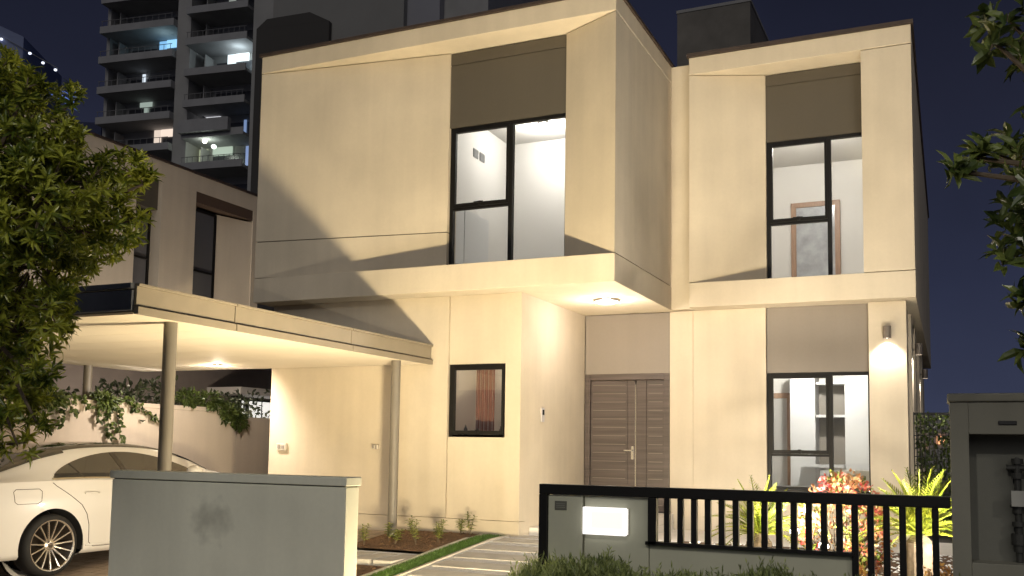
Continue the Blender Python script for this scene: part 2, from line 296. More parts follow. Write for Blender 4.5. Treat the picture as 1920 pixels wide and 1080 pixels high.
# windows
def window(x0, x1, z0, z1, y, mull=None, sash=None, d=.07, f=.045, base=0, fr=True, sill=None):
    """frame + panes; sash = z of the opening sash's foot on the left light"""
    fx = .05
    b = MB().box(x0, x0+fx, y, y+d, z0, z1).box(x0+fx, x1-.02, y, y+d, z1-f, z1).box(x0+fx, x1-.02, y, y+d, z0, z0+.03).box(x1-.02, x1, y, y+d, z0, z1)
    if mull: b.box(mull-.028, mull+.028, y-.003, y+d, z0+.03, z1-f)
    w = hp(b, 'window', BLACK, bevel=.003)
    xr = mull-.028 if mull else x1-.02
    if sash:
        c = MB(); s = .032; a0, a1, c0, c1 = x0+fx, xr, sash, z1-f
        c.box(a0, a0+s, y-.014, y+.04, c0, c1).box(a1-s, a1, y-.014, y+.04, c0, c1).box(a0+s, a1-s, y-.014, y+.04, c0, c0+.05).box(a0+s, a1-s, y-.014, y+.04, c1-s, c1)
        c.box(a0, a1, y+.0, y+.05, c0-.035, c0-.002)
        hp(c, 'sash', BLACK, parent=w, bevel=.002)
        m = (a0+a1)/2
        hp(MB().box(m-.02, m+.02, y-.035, y-.014, c0+.01, c0+.06).box(m-.075, m+.06, y-.05, y-.036, c0+.035, c0+.052), 'window_handle', BLACK, parent=w)
    p = MB().box(x0+.02, xr, y+.045, y+.05, z0+.02, z1-.02)
    hp(p, 'pane', GLASS, parent=w)
    if mull: hp(MB().box(mull+.02, x1-.01, y+.045, y+.05, z0+.02, z1-.02), 'pane', GLASS, parent=w)
    return w
window(-6.09, -4.402, 3.507, 5.468, 11.29, mull=-5.19, sash=4.36)
window(-2.276, -.967, 3.507, 5.528, 13.67, mull=-1.43, sash=4.36)
window(-2.286, -.946, .602, 2.233, 13.64, mull=-1.445, sash=1.12)
window(-6.018, -5.198, 1.277, 2.233, 11.255, sash=1.31)
# front door
dr = hp(MB().box(-4.965, -4.885, 13.60, 13.72, .24, 2.258).box(-3.745, -3.667, 13.60, 13.72, .24, 2.258).box(-4.885, -3.745, 13.60, 13.72, 2.17, 2.258), 'door_frame', WOODD, bevel=.004)
def leaf_panel(x0, x1):
    l = hp(MB().box(x0, x1, 13.64, 13.69, .245, 2.165), 'door_leaf', WOODD, parent=dr, bevel=.003)
    b = MB(); z = .34
    while z < 2.1:
        b.box(x0+.03, x1-.03, 13.637, 13.641, z, z+.008); z += .125
    hp(b, 'inlay_strip', GROOVE, parent=dr)
leaf_panel(-4.88, -4.31); leaf_panel(-4.02, -3.75)
hp(MB().box(-4.306, -4.19, 13.638, 13.69, .245, 2.165).box(-4.174, -4.024, 13.638, 13.69, .245, 2.165), 'door_leaf', WOODD, parent=dr, bevel=.003)
hp(MB().box(-4.19, -4.176, 13.630, 13.641, .245, 2.10), 'door_trim', CHROME, parent=dr)
hp(MB().box(-4.25, -4.21, 13.628, 13.637, 1.00, 1.19).box(-4.24, -4.22, 13.59, 13.63, 1.12, 1.14).box(-4.345, -4.22, 13.575, 13.592, 1.12, 1.142), 'door_handle', CHROME, parent=dr, bevel=.003)
# rooms behind the windows (inner shells) and rest of the envelope
def room(x0, x1, y0, y1, z0, z1, m=WHITE):
    v = [(x0,y0,z0),(x1,y0,z0),(x1,y1,z0),(x0,y1,z0),(x0,y0,z1),(x1,y0,z1),(x1,y1,z1),(x0,y1,z1)]
    return hp(MB().add(v, [(0,1,2,3),(4,7,6,5),(1,5,6,2),(2,6,7,3),(3,7,4,0)]), 'room_wall', m)
room(-6.75, -3.78, 11.52, 14.6, 3.51, 6.30); room(-3.26, -.52, 13.9, 17.6, 3.51, 6.30); room(-3.26, -.63, 13.83, 17.0, .20, 3.0); room(-6.6, -5.14, 11.43, 13.2, .3, 2.9, mat('bath_wall', (.62, .55, .47), .5))
hp(MB().box(-8.84, -3.3, 24.5, 24.69, 0, 6.51).box(-3.29, -.52, 24.5, 24.69, 0, 6.51), 'rear_wall', STUC)
# room interiors (things of their own)
def thingmesh(mb, name, m, label, cat, group=None, **k): return tag(mb.build(name, m, **k), label, cat, group)
def doorset(x0, x1, z0, z1, y, name, label, inner):
    t = empty(name, ((x0+x1)/2, y, z0), label, 'door')
    local(MB().box(x0, x0+.09, y-.05, y, z0, z1).box(x1-.09, x1, y-.05, y, z0, z1).box(x0+.09, x1-.09, y-.05, y, z1-.09, z1), t).build('door_frame', WOODF, t, bevel=.004)
    local(MB().box(x0+.09, x1-.09, y-.03, y-.005, z0, z1-.09), t).build('door_leaf', inner, t)
    return t
doorset(-2.50, -1.66, 3.52, 5.60, 17.59, 'interior_door', 'brown framed doorway seen through the upper right window', mat('reflective_inner', (.42, .43, .45), .2, vary=.3, scale=3))
doorset(-2.96, -2.42, .21, 2.15, 16.99, 'interior_door', 'brown framed door seen through the ground floor right window', mat('inner_door', (.55, .53, .50), .4))
CAB = mat('cabinet_white', (.72, .72, .72), .35); CABD = mat('cabinet_taupe', (.30, .27, .23), .4)
t = empty('kitchen_cabinet', (-1.7, 16.7, .2), 'white kitchen cabinets with an open taupe shelf niche behind the ground floor right window', 'cabinet')
local(MB().box(-2.38, -1.98, 16.4, 16.98, .2, 2.45).box(-1.52, -.66, 16.4, 16.98, .2, 2.45), t).build('cabinet_body', CAB, t, bevel=.004)
local(MB().box(-1.978, -1.522, 16.9, 16.98, .95, 2.3), t).build('back_panel', CABD, t)
local(MB().box(-1.978, -1.522, 16.5, 16.9, 1.72, 1.76), t).build('shelf', CAB, t); local(MB().box(-1.978, -1.522, 16.5, 16.9, 2.26, 2.3), t).build('shelf', CAB, t)
local(MB().box(-2.2, -1.52, 16.2, 16.398, .90, .95), t).build('worktop', CAB, t)
t = empty('carton', (-1.18, 14.3, .69), 'pale printed cardboard box standing inside the ground floor right window', 'box')
local(MB().box(-1.43, -.99, 14.2, 14.5, .66, .90), t).build('box_body', mat('carton_board', (.70, .66, .60), .7), t, bevel=.004)

for q in ((-1.26, -1.17, .76, .84), (-1.12, -1.05, .77, .83)): local(MB().box(q[0], q[1], 14.197, 14.199, q[2], q[3]), t).build('print', mat('carton_print', (.30, .32, .28), .7), t)
thingmesh(MB().box(-2.25, -.95, 14.15, 14.55, .205, .655), 'low_cupboard', mat('low_cupboard_dark', (.10, .095, .09), .5), 'low dark cupboard carrying the printed box inside the window', 'cupboard', bevel=.004)
def ceiling_lamp(name, c, r, label, power, col=COOL, lens=LITC):
    t = empty(name, c, label, 'lamp')
    MB().lathe([(r*.0, 0), (r*1.12, 0), (r*1.12, -.02), (r*.98, -.03)], (0, 0, 0), (0, 0, 1)).build('lamp_rim', CHROME, t, smooth=False)
    MB().lathe([(0, -.05), (r*.6, -.047), (r*.98, -.028)], (0, 0, 0), (0, 0, 1)).build('lens', lens, t, smooth=True)
    l = lamp(name+'_bulb', 'POINT', (c[0], c[1], c[2]-.25), power, col, .08); return t
ceiling_lamp('interior_ceiling_light', (-5.75, 13.75, 6.30), .09, 'bright round downlight on the ceiling behind the upper left window', 68, ROOMC)
ceiling_lamp('interior_ceiling_light', (-1.9, 15.4, 6.30), .09, 'round downlight on the ceiling behind the upper right window', 125, ROOMC)
ceiling_lamp('interior_ceiling_light', (-1.9, 15.2, 3.0), .09, 'round downlight on the ceiling behind the ground floor right window', 190, ROOMC)
t = empty('carport_light', (-9.2, 10.4, 2.232), 'small round light under the carport ceiling near the house corner', 'lamp')
MB().lathe([(0, 0), (.07, 0), (.07, -.015), (.06, -.02)], (0, 0, 0), (0, 0, 1), 24).build('lamp_rim', CHROME, t); MB().lathe([(0, -.02), (.06, -.018)], (0, 0, 0), (0, 0, 1), 20).build('lens', LITW, t)
lamp('carport_bulb', 'POINT', (-9.2, 10.4, 2.08), 7, (1, .82, .60), .06); lamp('carport_downlight_bulb', 'SPOT', (-9.2, 10.4, 2.19), 210, (1, .86, .72), .06, aim=(-10.6, 11.6, 0), spot=rad(165), blend=.6)
lamp('bathroom_bulb', 'POINT', (-5.8, 12.3, 2.7), 17, (1, .90, .82), .08)
ceiling_lamp('porch_ceiling_light', (-4.15, 12.19, 3.148), .165, 'round white light glowing on the porch ceiling over the front door', 36, (1, .86, .76), LITW)
# wall vents, curtain, wardrobe inside
for ya, lb in ((13.25, 'left small grey air grille on the wall inside the upper left window'), (13.48, 'right small grey air grille on the wall inside the upper left window')):
    b = MB().box(-6.748, -6.738, ya, ya+.17, 5.72, 5.86)
    for q in range(5): b.box(-6.738, -6.73, ya+.01, ya+.16, 5.735+q*.024, 5.747+q*.024)
    thingmesh(b, 'air_vent', mat('vent_grey', (.28, .28, .28), .6), lb, 'vent', 'air grilles inside the upper left window')
t = empty('wardrobe', (-6.68, 12.7, 3.51), 'white two door cupboard on the left room wall behind the upper left window', 'wardrobe')
local(MB().box(-6.74, -6.62, 11.9, 12.75, 3.52, 4.75).box(-6.74, -6.62, 12.77, 13.6, 3.52, 4.75), t).build('wardrobe_door', CAB, t, bevel=.006)
b = MB()
for i in range(22):
    x = -5.80+i*.012; b.box(x, x+.011, 11.62+.018*math.sin(i*1.3), 11.63+.018*math.sin(i*1.3), 1.36, 2.30)
thingmesh(b, 'curtain', mat('rust_curtain', (.24, .10, .07), .8, vary=.25, scale=20, stretch=(1, 1, .2)), 'rust brown curtain strip hanging inside the small window', 'curtain')
for i, (h, lb) in enumerate(((.06, 'low round jar at the left end of the small window sill'), (.14, 'tallest dark bottle on the small window sill'), (.09, 'medium dark bottle in the middle of the small window sill'), (.12, 'slim dark bottle near the right end of the small window sill'))):
    x = (-5.93, -5.84, -5.66, -5.32)[i]; t = empty('bottle', (x, 11.40, 1.30), lb, 'bottle', 'bottles on the small window sill')
    MB().lathe([(0, 0), (.024, 0), (.026, h*.6), (.012, h*.8), (.012, h*.88), (0, h*.88)], (0, 0, 0), (0, 0, 1), 12).build('bottle_body', mat('dark_bottle', (.10, .09, .08), .2), t); MB().lathe([(0, h*.88), (.013, h*.88), (.013, h), (0, h)], (0, 0, 0), (0, 0, 1), 10).build('cap', CHROME, t)
# light switch inside
# intercom, sockets, wall lamps
t = empty('intercom', (-4.972, 11.94, 1.59), 'small pale intercom on the porch side wall', 'intercom')
MB().box(0, .022, -.05, .05, -.095, .095).build('housing', mat('intercom_grey', (.55, .52, .52), .3), t, bevel=.006)
MB().box(.0225, .026, -.03, .03, .0, .07).build('screen', DARKG, t)
for x, lb, z in ((-8.68, 'white outdoor socket box on the wall beside the boundary wall', 1.11), (-7.11, 'small cream tap box on the wall near the carport column', 1.13)):
    t = empty('wall_socket', (x, 11.22, z), lb, 'socket', 'outdoor boxes on the left wall')
    w = .085 if x < -8 else .05
    MB().box(-w, w, -.045, 0, -w*.6, w*.6).build('housing', mat('socket_white', (.62, .58, .5), .4), t, bevel=.008)
    for q in ((-w*.6, -w*.1, -.06, -.02, .03), (w*.2, w*.7, -.055, -.03, .02)): MB().box(q[0], q[1], q[2], -.046, q[3], q[4]).build('cover', mat('socket_grey', (.3, .27, .24), .4), t, bevel=.004)
def wall_light(c, n, label, power, lensr=.045):
    t = empty('wall_downlight', c, label, 'wall lamp', 'cylinder downlights on the right corner')
    n = Vector(n); p = n*.085
    MB().lathe([(0, .09), (.052, .09), (.052, -.075), (.046, -.075), (.044, -.06), (0, -.06)], p, (0, 0, 1), 24).build('lamp_housing', mat('lamp_bronze', (.20, .17, .14), .4, .3), t, bevel=0)
    MB().tube([p*.1, p*.7], .018, 8).build('bracket', MATS['lamp_bronze'], t)
    MB().lathe([(0, -.066), (.043, -.066)], p, (0, 0, 1), 20).build('lens', LITW, t)
    lamp('downlight_bulb', 'SPOT', Vector(c)+p+Vector((0, 0, -.08)), power, (1, .88, .74), .03, aim=Vector(c)+p+Vector((0, 0, -3))-n*.2, spot=rad(120), blend=.7)
wall_light((-.705, 13.50, 2.72), (0, -1, 0), 'cylinder downlight lit on the front of the corner pillar', 55)
wall_light((-.455, 15.17, 2.66), (1, 0, 0), 'nearer cylinder downlight on the side wall behind the pillar', 100)
wall_light((-.455, 19.17, 2.60), (1, 0, 0), 'farther cylinder downlight on the side wall behind the pillar', 40)
# ------------------------------------------------------------------ carport
t = empty('carport', (-6.3, 11, 0), 'flat roofed carport with pale ceiling and round columns over the car', 'carport'); CP = t
x0, x1, y0, y1, zb, zt = -11.4, -6.30, 6.06, 11.2, 2.236, 2.485
local(MB().box(x0, x1, y0, y1, zb+.012, zt-.03), t).build('roof_slab', FASC, t)
b = MB(); n = 9
for i in range(n):
    ya = y0+.02+(y1-y0-.02)*i/n; yb = y0+.02+(y1-y0-.02)*(i+1)/n-.008; b.box(x0+.02, x1-.02, ya, yb, zb, zb+.01)
local(b, t).build('ceiling_panel', SOFF, t)
b = MB(); L = [(y0, 7.3), (7.31, 9.3), (9.31, y1-.0)]
for a, c in L: b.box(x1+.002, x1+.028, a, c, zb+.075, zt-.012); b.box(x1+.002, x1+.055, a, c, zt-.012, zt+.012); b.box(x1+.002, x1+.055, a, c, zb-.002, zb+.062)
local(b, t).build('side_fascia', FASC, t, bevel=.003)
local(MB().box(x0, x1+.001, y0-.03, y0-.002, zb+.03, zt-.05).box(x0, x1+.001, y0-.045, y0-.002, zt-.03, zt+.012), t).build('front_fascia', NAVY, t)
for x, y, z0 in ((-6.42, 6.62, -.36), (-6.42, 10.55, 0), (-11.27, 6.62, -.36), (-11.27, 10.05, 0)):
    local(MB().lathe([(0, 2.235), (.06, 2.235), (.06, z0), (0, z0)], (x, y, 0), (0, 0, 1), 28), t).build('column', COLM, t, smooth=False)
    
# ------------------------------------------------------------------ walls at the street
t = empty('garden_wall', (-5.1, 5.93, -.35), 'grey painted street wall with a coping and a faint dark stain in front of the car', 'wall')
def stainmat():
    m = wallmat('stained_wall', (.72, .72, .60), .05, .08); n = m.node_tree; b = n.nodes['Principled BSDF']; src = b.inputs['Base Color'].links[0].from_socket
    g_ = n.nodes.new('ShaderNodeNewGeometry'); mp = n.nodes.new('ShaderNodeMapping'); mp.inputs['Location'].default_value = (5.17*1.9, 0, -.56*2.8); mp.inputs['Scale'].default_value = (1.9, 0, 2.8)
    n.links.new(g_.outputs['Position'], mp.inputs[0]); ln = n.nodes.new('ShaderNodeVectorMath'); ln.operation = 'LENGTH'; n.links.new(mp.outputs[0], ln.inputs[0])
    nz = n.nodes.new('ShaderNodeTexNoise'); nz.inputs['Scale'].default_value = 9; nz.inputs['Detail'].default_value = 6; n.links.new(g_.outputs['Position'], nz.inputs['Vector'])
    ad = n.nodes.new('ShaderNodeMath'); ad.operation = 'MULTIPLY_ADD'; ad.inputs[1].default_value = .9; n.links.new(nz.outputs[0], ad.inputs[0]); n.links.new(ln.outputs['Value'], ad.inputs[2])
    r = n.nodes.new('ShaderNodeMapRange'); r.inputs[1].default_value = .50; r.inputs[2].default_value = .95; r.inputs[3].default_value = .66; r.inputs[4].default_value = 1; n.links.new(ad.outputs[0], r.inputs[0])
    v = n.nodes.new('ShaderNodeVectorMath'); v.operation = 'SCALE'; n.links.new(src, v.inputs[0]); n.links.new(r.outputs[0], v.inputs['Scale']); n.links.new(v.outputs[0], b.inputs['Base Color']); return m
local(MB().box(-6.224, -3.954, 5.85, 6.02, -.4, .845), t).build('wall_body', stainmat(), t, bevel=.006)
local(MB().box(-6.24, -3.942, 5.835, 6.035, .853, .916), t).build('coping', GREY, t, bevel=.006)
local(MB().box(-6.215, -3.962, 5.86, 6.01, .845, .853), t).build('shadow_gap', NICHE, t)
t = empty('boundary_wall', (-11.1, 11, -.3), 'long cream boundary wall left of the driveway with trailing creepers', 'wall')
local(MB().box(-11.15, -11.0, 5, 12.95, -.4, 1.66).box(-11.15, -11.0, 12.96, 14.6, -.4, 1.60), t).build('wall_body', BOUND, t)
local(MB().box(-11.165, -10.985, 5, 12.95, 1.662, 1.73), t).build('coping', BOUND, t, bevel=.006)
# utility wall with meter niche
t = empty('utility_wall', (.5, 6.0, -.35), 'dark grey utility wall with a recessed meter niche at the fence end', 'utility wall')
Y0 = 5.85
local(MB().box(.008, .102, Y0, 6.2, -.4, 1.435).box(.102, 1.14, Y0, 6.2, 1.26, 1.435).box(.102, 1.14, Y0, 6.2, -.4, .564).box(1.06, 1.14, Y0, 6.2, .564, 1.26), t).build('wall_body', UTIL, t, bevel=.004)
local(MB().box(.102, 1.06, 6.04, 6.2, .564, 1.26), t).build('niche_back', NICHE, t)
local(MB().box(-.003, 1.155, Y0-.016, 6.216, 1.437, 1.484), t).build('coping', UTIL, t, bevel=.01)
tag(MB().box(-.045, .045, -.008, 0, -.011, .011).build('number_tag', mat('tag_black', (.01, .01, .01), .4), None, (.293, Y0, 1.322), bevel=.003), 'small black tag fixed above the meter niche', 'tag')
t = empty('water_meter', (.342, 5.99, .58), 'dark pipe run with valves and a white tag inside the utility niche', 'water meter')
PM = mat('dark_pipe', (.045, .045, .04), .5, .2)
b = MB().tube([(0, 0, -.02), (0, 0, .54)], .018, 12)
for z, r, h in ((.04, .028, .04), (.18, .034, .025), (.25, .028, .04), (.28, .04, .016), (.44, .033, .03), (.52, .03, .03)): b.lathe([(0, z), (r, z), (r, z+h), (0, z+h)], (0, 0, 0), (0, 0, 1), 16)
b.tube([(-.055, 0, .50), (.055, 0, .50)], .016, 10); b.tube([(0, 0, .54), (0, .04, .54)], .018, 10)
b.build('pipe', PM, t)
MB().box(-.036, .045, -.05, -.038, .29, .375).build('tag', mat('meter_tag', (.34, .34, .31), .6), t)
MB().lathe([(0, .08), (.04, .08), (.04, .14), (0, .14)], (0, 0, 0), (0, 0, 1), 16).build('valve', PM, t)
# ------------------------------------------------------------------ low wall + fence
t = empty('low_garden_wall', (-1.2, 5.95, -.35), 'low grey green wall under the black railing behind the hedge', 'wall')
local(MB().box(-1.709, -.513, 5.87, 6.01, -.4, .560), t).build('wall_body', GREY2, t, bevel=.004)
FE = empty('metal_railing', (-1.2, 5.86, -.35), 'black metal railing with upright flat bars and a grey name panel at its left end', 'railing')
local(MB().box(-2.441, .004, 5.83, 5.887, .851, .916), FE).build('top_rail', BLACK, FE, bevel=.004)
local(MB().box(-2.441, -2.384, 5.83, 5.887, -.4, .850), FE).build('post', BLACK, FE, bevel=.003)
local(MB().box(-1.709, -1.656, 5.83, 5.887, .564, .850), FE).build('post', BLACK, FE, bevel=.003)
local(MB().box(-1.725, -.504, 5.83, 5.887, .562, .582), FE).build('bottom_rail', BLACK, FE)
local(MB().box(-2.382, -2.148, 5.85, 5.94, -.4, .846), FE).build('name_panel', GREY2, FE, bevel=.004)
local(MB().box(-2.136, -1.712, 5.862, 5.94, -.4, .846), FE).build('name_panel', GREY2, FE, bevel=.004)
x = -1.591
while x < -.024:
    local(MB().box(x-.0175, x+.0175, 5.84, 5.877, .582 if x < -.537 else -.1, .8505), FE).build('bar', BLACK, FE); x += .0842
t = empty('name_plate', (-1.989, 5.858, .694), 'glowing white rectangular name plate on the grey panel of the railing', 'sign')
MB().box(-.143, .143, -.045, -.008, -.086, .086).build('light_box', mat('plate_acrylic', (.8, .8, .8), .4, emit=(1, .95, .91), estr=1.2), t, bevel=.005)
MB().box(-.085, .125, -.047, -.0455, -.045, .06).build('plate_face', mat('plate_face', (.6, .6, .6), .5, emit=(1, .94, .89), estr=.82), t)
MB().box(-.15, .15, -.008, .0, -.08, .08).build('back_plate', CHROME, t)
t = empty('grey_plaque', (-2.294, 5.85, .780), 'small grey rectangular plaque on the panel left of the glowing plate', 'plaque')
MB().box(-.041, .041, -.006, 0, -.029, .029).build('plate', mat('plaque_grey', (.11, .11, .09), .5), t, bevel=.002)
MB().box(-.03, .03, -.008, -.0065, .010, .014).box(-.03, .03, -.008, -.0065, -.002, .002).box(-.03, .03, -.008, -.0065, -.014, -.010).build('engraving', mat('plaque_line', (.2, .2, .17), .5), t)
thingmesh(MB().lathe([(0, 0), (.09, 0), (.09, .03), (.07, .035), (.065, .02), (0, .02)], (-3.6, 7.0, -.33), (0, 0, 1), 24), 'ground_uplight', BLACK, 'round black floodlight set in the ground at the gate opening', 'lamp')
# ------------------------------------------------------------------ car
PAINT = mat('car_paint', (.74, .72, .68), .22, spec=.6, coat=.8); CGL = mat('car_glass', (.022, .02, .018), .05, spec=.9, coat=.5); RUB = mat('tyre_rubber', (.012, .012, .012), .8)
RIM = mat('rim_alloy', (.80, .74, .64), .25, .9); TRIM = mat('car_trim_chrome', (.75, .70, .6), .2, 1); SEAM = mat('panel_gap', (.06, .045, .03), .7); LINER = mat('wheel_liner', (.008, .008, .008), .9)
CAR = empty('parked_car', (-9.53, 7.37, -.28), 'white sedan parked under the carport, seen from its rear right side', 'car', rz=rad(88))
XS = [-1.12,-1.08,-1.0,-.8,-.55,-.25,0,.38,.75,1.1,1.47,1.84,2.16,2.44,2.88,3.28,3.50,3.62]
WB = 2.72
TOP = [.80,.93,1.03,1.07,1.10,1.19,1.28,1.37,1.405,1.415,1.40,1.35,1.25,1.10,1.02,.92,.80,.62]
BELT = [.74,.84,.93,.975,.99,1.0,1.005,1.01,1.005,.995,.985,.975,.97,.95,.91,.83,.72,.56]
WID = [.62,.72,.80,.87,.905,.92,.925,.925,.925,.925,.925,.925,.92,.915,.89,.80,.68,.52]
WR = [.55,.62,.68,.70,.66,.61,.585,.575,.575,.575,.575,.58,.61,.70,.72,.66,.55,.42]
LOW = [.40,.30,.24,.21,.20,.20,.20,.20,.20,.20,.20,.20,.20,.20,.20,.21,.25,.35]
def lerp(tab, x):
    if x <= XS[0]: return tab[0]
    for i in range(len(XS)-1):
        if x <= XS[i+1]:
            t = (x-XS[i])/(XS[i+1]-XS[i]); p0 = tab[max(i-1, 0)]; p1 = tab[i]; p2 = tab[i+1]; p3 = tab[min(i+2, len(XS)-1)]
            m1 = (p2-p0)*.5; m2 = (p3-p1)*.5
            m1 = 0 if (p2-p1)*m1 < 0 else m1; m2 = 0 if (p2-p1)*m2 < 0 else m2
            return (2*t**3-3*t*t+1)*p1+(t**3-2*t*t+t)*m1+(-2*t**3+3*t*t)*p2+(t**3-t*t)*m2
    return tab[-1]
def section(x, n=5):
    w, zb, zt, wr, zl = (lerp(T, x) for T in (WID, BELT, TOP, WR, LOW)); h = zt-zb
    c = [(0, zl), (w*.8, zl), (w*.955, zl+.03), (w*.985, zl+.12), (w*.995, .50*zb+.045), (w, zb*.72), (w*.992, zb*.86), (w*.955, zb-.015), (w*.93, zb+.012)]
    c += [(wr+(w*.93-wr)*.56, zb+h*.42), (wr+(w*.93-wr)*.14, zb+h*.80), (wr*.93, zb+h*.93), (wr*.6, zb+h*.985), (0, zt)]
    out = []
    for i in range(len(c)-1):
        p0 = c[max(i-1, 0)]; p1 = c[i]; p2 = c[i+1]; p3 = c[min(i+2, len(c)-1)]
        for k in range(n):
            t = k/n; q = []
            for a in (0, 1): q.append(.5*(2*p1[a]+(p2[a]-p0[a])*t+(2*p0[a]-5*p1[a]+4*p2[a]-p3[a])*t*t+(3*p1[a]-p0[a]-3*p2[a]+p3[a])*t**3))
            out.append(tuple(q))
    out.append(c[-1]); return out
def side_y(x, z):
    s = section(x)[8:]
    for i in range(len(s)-1):
        if s[i][1] <= z <= s[i+1][1]: t = (z-s[i][1])/max(1e-6, s[i+1][1]-s[i][1]); return s[i][0]+(s[i+1][0]-s[i][0])*t
    return s[-1][0]
bm = MB(); NX = 150; secs = []
for i in range(NX+1):
    x = -1.12+(3.62+1.12)*i/NX; secs.append((x, section(x)))
NS = len(secs[0][1]); RW = .385
def arch(x, y, z):
    for cx in (0, WB):
        r = math.hypot(x-cx, z-.33)
        if r < RW and y > .5: return (cx+(x-cx)*RW/max(r, .02), z+(.33+(z-.33)*RW/max(r, .02)-z), True)
    return (x, z, False)
for s in (-1, 1):
    base = len(bm.v); ins = []
    for x, sec in secs:
        for y, z in sec:
            ax, az, q = arch(x, y, z); bm.v.append((ax, s*y, az)); ins.append(q)
    for i in range(NX):
        for k in range(NS-1):
            a, b, c, d = i*NS+k, i*NS+k+1, (i+1)*NS+k+1, (i+1)*NS+k
            if ins[a] and ins[b] and ins[c] and ins[d]: continue
            f = (a, b, c, d) if s > 0 else (d, c, b, a); bm.f.append(tuple(base+q for q in f))
for xi in (0, NX):
    x, sec = secs[xi]; n0 = len(bm.v); bm.v += [(x, -y, z) for y, z in sec]+[(x, y, z) for y, z in sec[::-1]]; bm.f.append(tuple(range(n0, n0+2*NS)) if xi else tuple(range(n0+2*NS-1, n0-1, -1)))
bm.build('body', PAINT, CAR, smooth=True)
for cx in (0, WB):
    for s in (-1, 1):
        b = MB(); n0 = len(b.v); N = 24
        for k in range(N+1):
            t = -.2+(PI+.4)*k/N
            for yy in (.55, .915): b.v.append((cx+RW*1.01*math.cos(t), s*yy, .33+RW*1.01*math.sin(t)))
        for k in range(N): b.f.append((n0+2*k, n0+2*k+1, n0+2*k+3, n0+2*k+2))
        n1 = len(b.v); b.v += [(cx+RW*1.0*math.cos(2*PI*k/24), s*.56, .33+RW*1.0*math.sin(2*PI*k/24)) for k in range(24)]; b.f.append(tuple(range(n1, n1+24)))
        b.build('wheel_arch', LINER, CAR, smooth=True)
# glasshouse
def wtop(x):
    t = (x-.02)/2.22
    return lerp(BELT, x)+.02+(.295)*max(0, min(1, (1-abs(1-2*min(max(t, 0), 1))**1.9)))**.72*(.93+.07*math.sin(PI*t))
def strip(x0, x1, zf0, zf1, off, n=40, nz=8):
    bs = []
    for s in (-1, 1):
        m = MB()
        for i in range(n+1):
            x = x0+(x1-x0)*i/n; za, zb = zf0(x), zf1(x)
            for k in range(nz+1):
                z = za+(zb-za)*k/nz; m.v.append((x, s*(side_y(x, z)+off), z))
        for i in range(n):
            for k in range(nz):
                a = i*(nz+1)+k; f = (a, a+1, a+nz+2, a+nz+1); m.f.append(f if s > 0 else f[::-1])
        bs.append(m)
    return bs
lo = lambda x: lerp(BELT, x)+.025
for m in strip(.03, 2.2, lo, wtop, .004): m.build('side_window', CGL, CAR, smooth=True)
for m in strip(.00, 2.22, lambda x: lo(x)-.016, lambda x: lo(x)+.002, .007, nz=1): m.build('window_trim', TRIM, CAR, smooth=True)
for m in strip(.06, 2.16, lambda x: lo(x)+.004, lambda x: lo(x)+.045, .0065, nz=1): m.build('window_seal', mat('seal_black', (.008, .008, .008), .5), CAR, smooth=True)
PIL = mat('pillar_black', (.03, .025, .02), .3)
for xa, sl in ((.40, -.10), (1.00, -.10)):
    wdt = .02 if xa < 1 else .07
    for s in (-1, 1):
        m = MB(); n = 8
        for k in range(n+1):
            for dx in (0, wdt):
                xx = xa+dx; za = lo(xx); zt_ = wtop(xx+sl)-.004; z = za+(zt_-za)*k/n; xq = xx+sl*k/n; m.v.append((xq, s*(side_y(xq, z)+.008), z))
        for k in range(n): m.f.append((2*k, 2*k+1, 2*k+3, 2*k+2) if s < 0 else (2*k+2, 2*k+3, 2*k+1, 2*k))
        m.build('window_pillar', PIL, CAR)
def toppatch(x0, x1, k0, off, name, n=30, kf=None):
    m = MB(); K = NS-k0
    for i in range(n+1):
        x = x0+(x1-x0)*i/n; sec = section(x)[k0:]; row = [(y, z) for y, z in sec]; full = [(-y, z) for y, z in row]+[(y, z) for y, z in row[-2::-1]]
        for y, z in full: m.v.append((x, y, z+off))
    M_ = 2*K-1
    for i in range(n):
        for k in range(M_-1): m.f.append((i*M_+k, i*M_+k+1, (i+1)*M_+k+1, (i+1)*M_+k))
    m.build(name, CGL, CAR, smooth=True)
toppatch(.325, 1.80, 52, .005, 'roof_glass'); toppatch(-.52, .32, 50, .006, 'rear_window'); toppatch(1.90, 2.40, 50, .006, 'windscreen')
# seams, handle, fuel flap, sill line
def on_side(pts, s=-1, off=.002): return [(x, s*(side_y(x, z)+off), z) for x, z in pts]
def dens(pts, n=8):
    o = []
    for i in range(len(pts)-1):
        for k in range(n): t = k/n; o.append((pts[i][0]+(pts[i+1][0]-pts[i][0])*t, pts[i][1]+(pts[i+1][1]-pts[i][1])*t))
    return o+[pts[-1]]
for s in (-1, 1):
    MB().tube(on_side(dens([(-.01, .985), (.03, .95), (.20, .84), (.34, .74), (.41, .64), (.445, .52), (.455, .33), (.52, .28), (.98, .28), (1.0, .6), (.99, .97)]), s), .0035, 5).build('door_gap', SEAM, CAR)
    MB().tube(on_side(dens([(1.0, .28), (2.05, .28), (2.1, .6), (2.05, .95)]), s), .0035, 5).build('door_gap', SEAM, CAR)
    for hx in (.36, 1.2):
        MB().tube(on_side([(hx, .862), (hx+.03, .868), (hx+.12, .868), (hx+.19, .862)], s, .022), [.008, .011, .011, .008], 8).build('door_handle', PAINT, CAR, smooth=True)
    MB().tube(on_side(dens([(.42, .30), (2.3, .30)]), s, .004), .012, 6).build('sill_trim', PAINT, CAR, smooth=True)
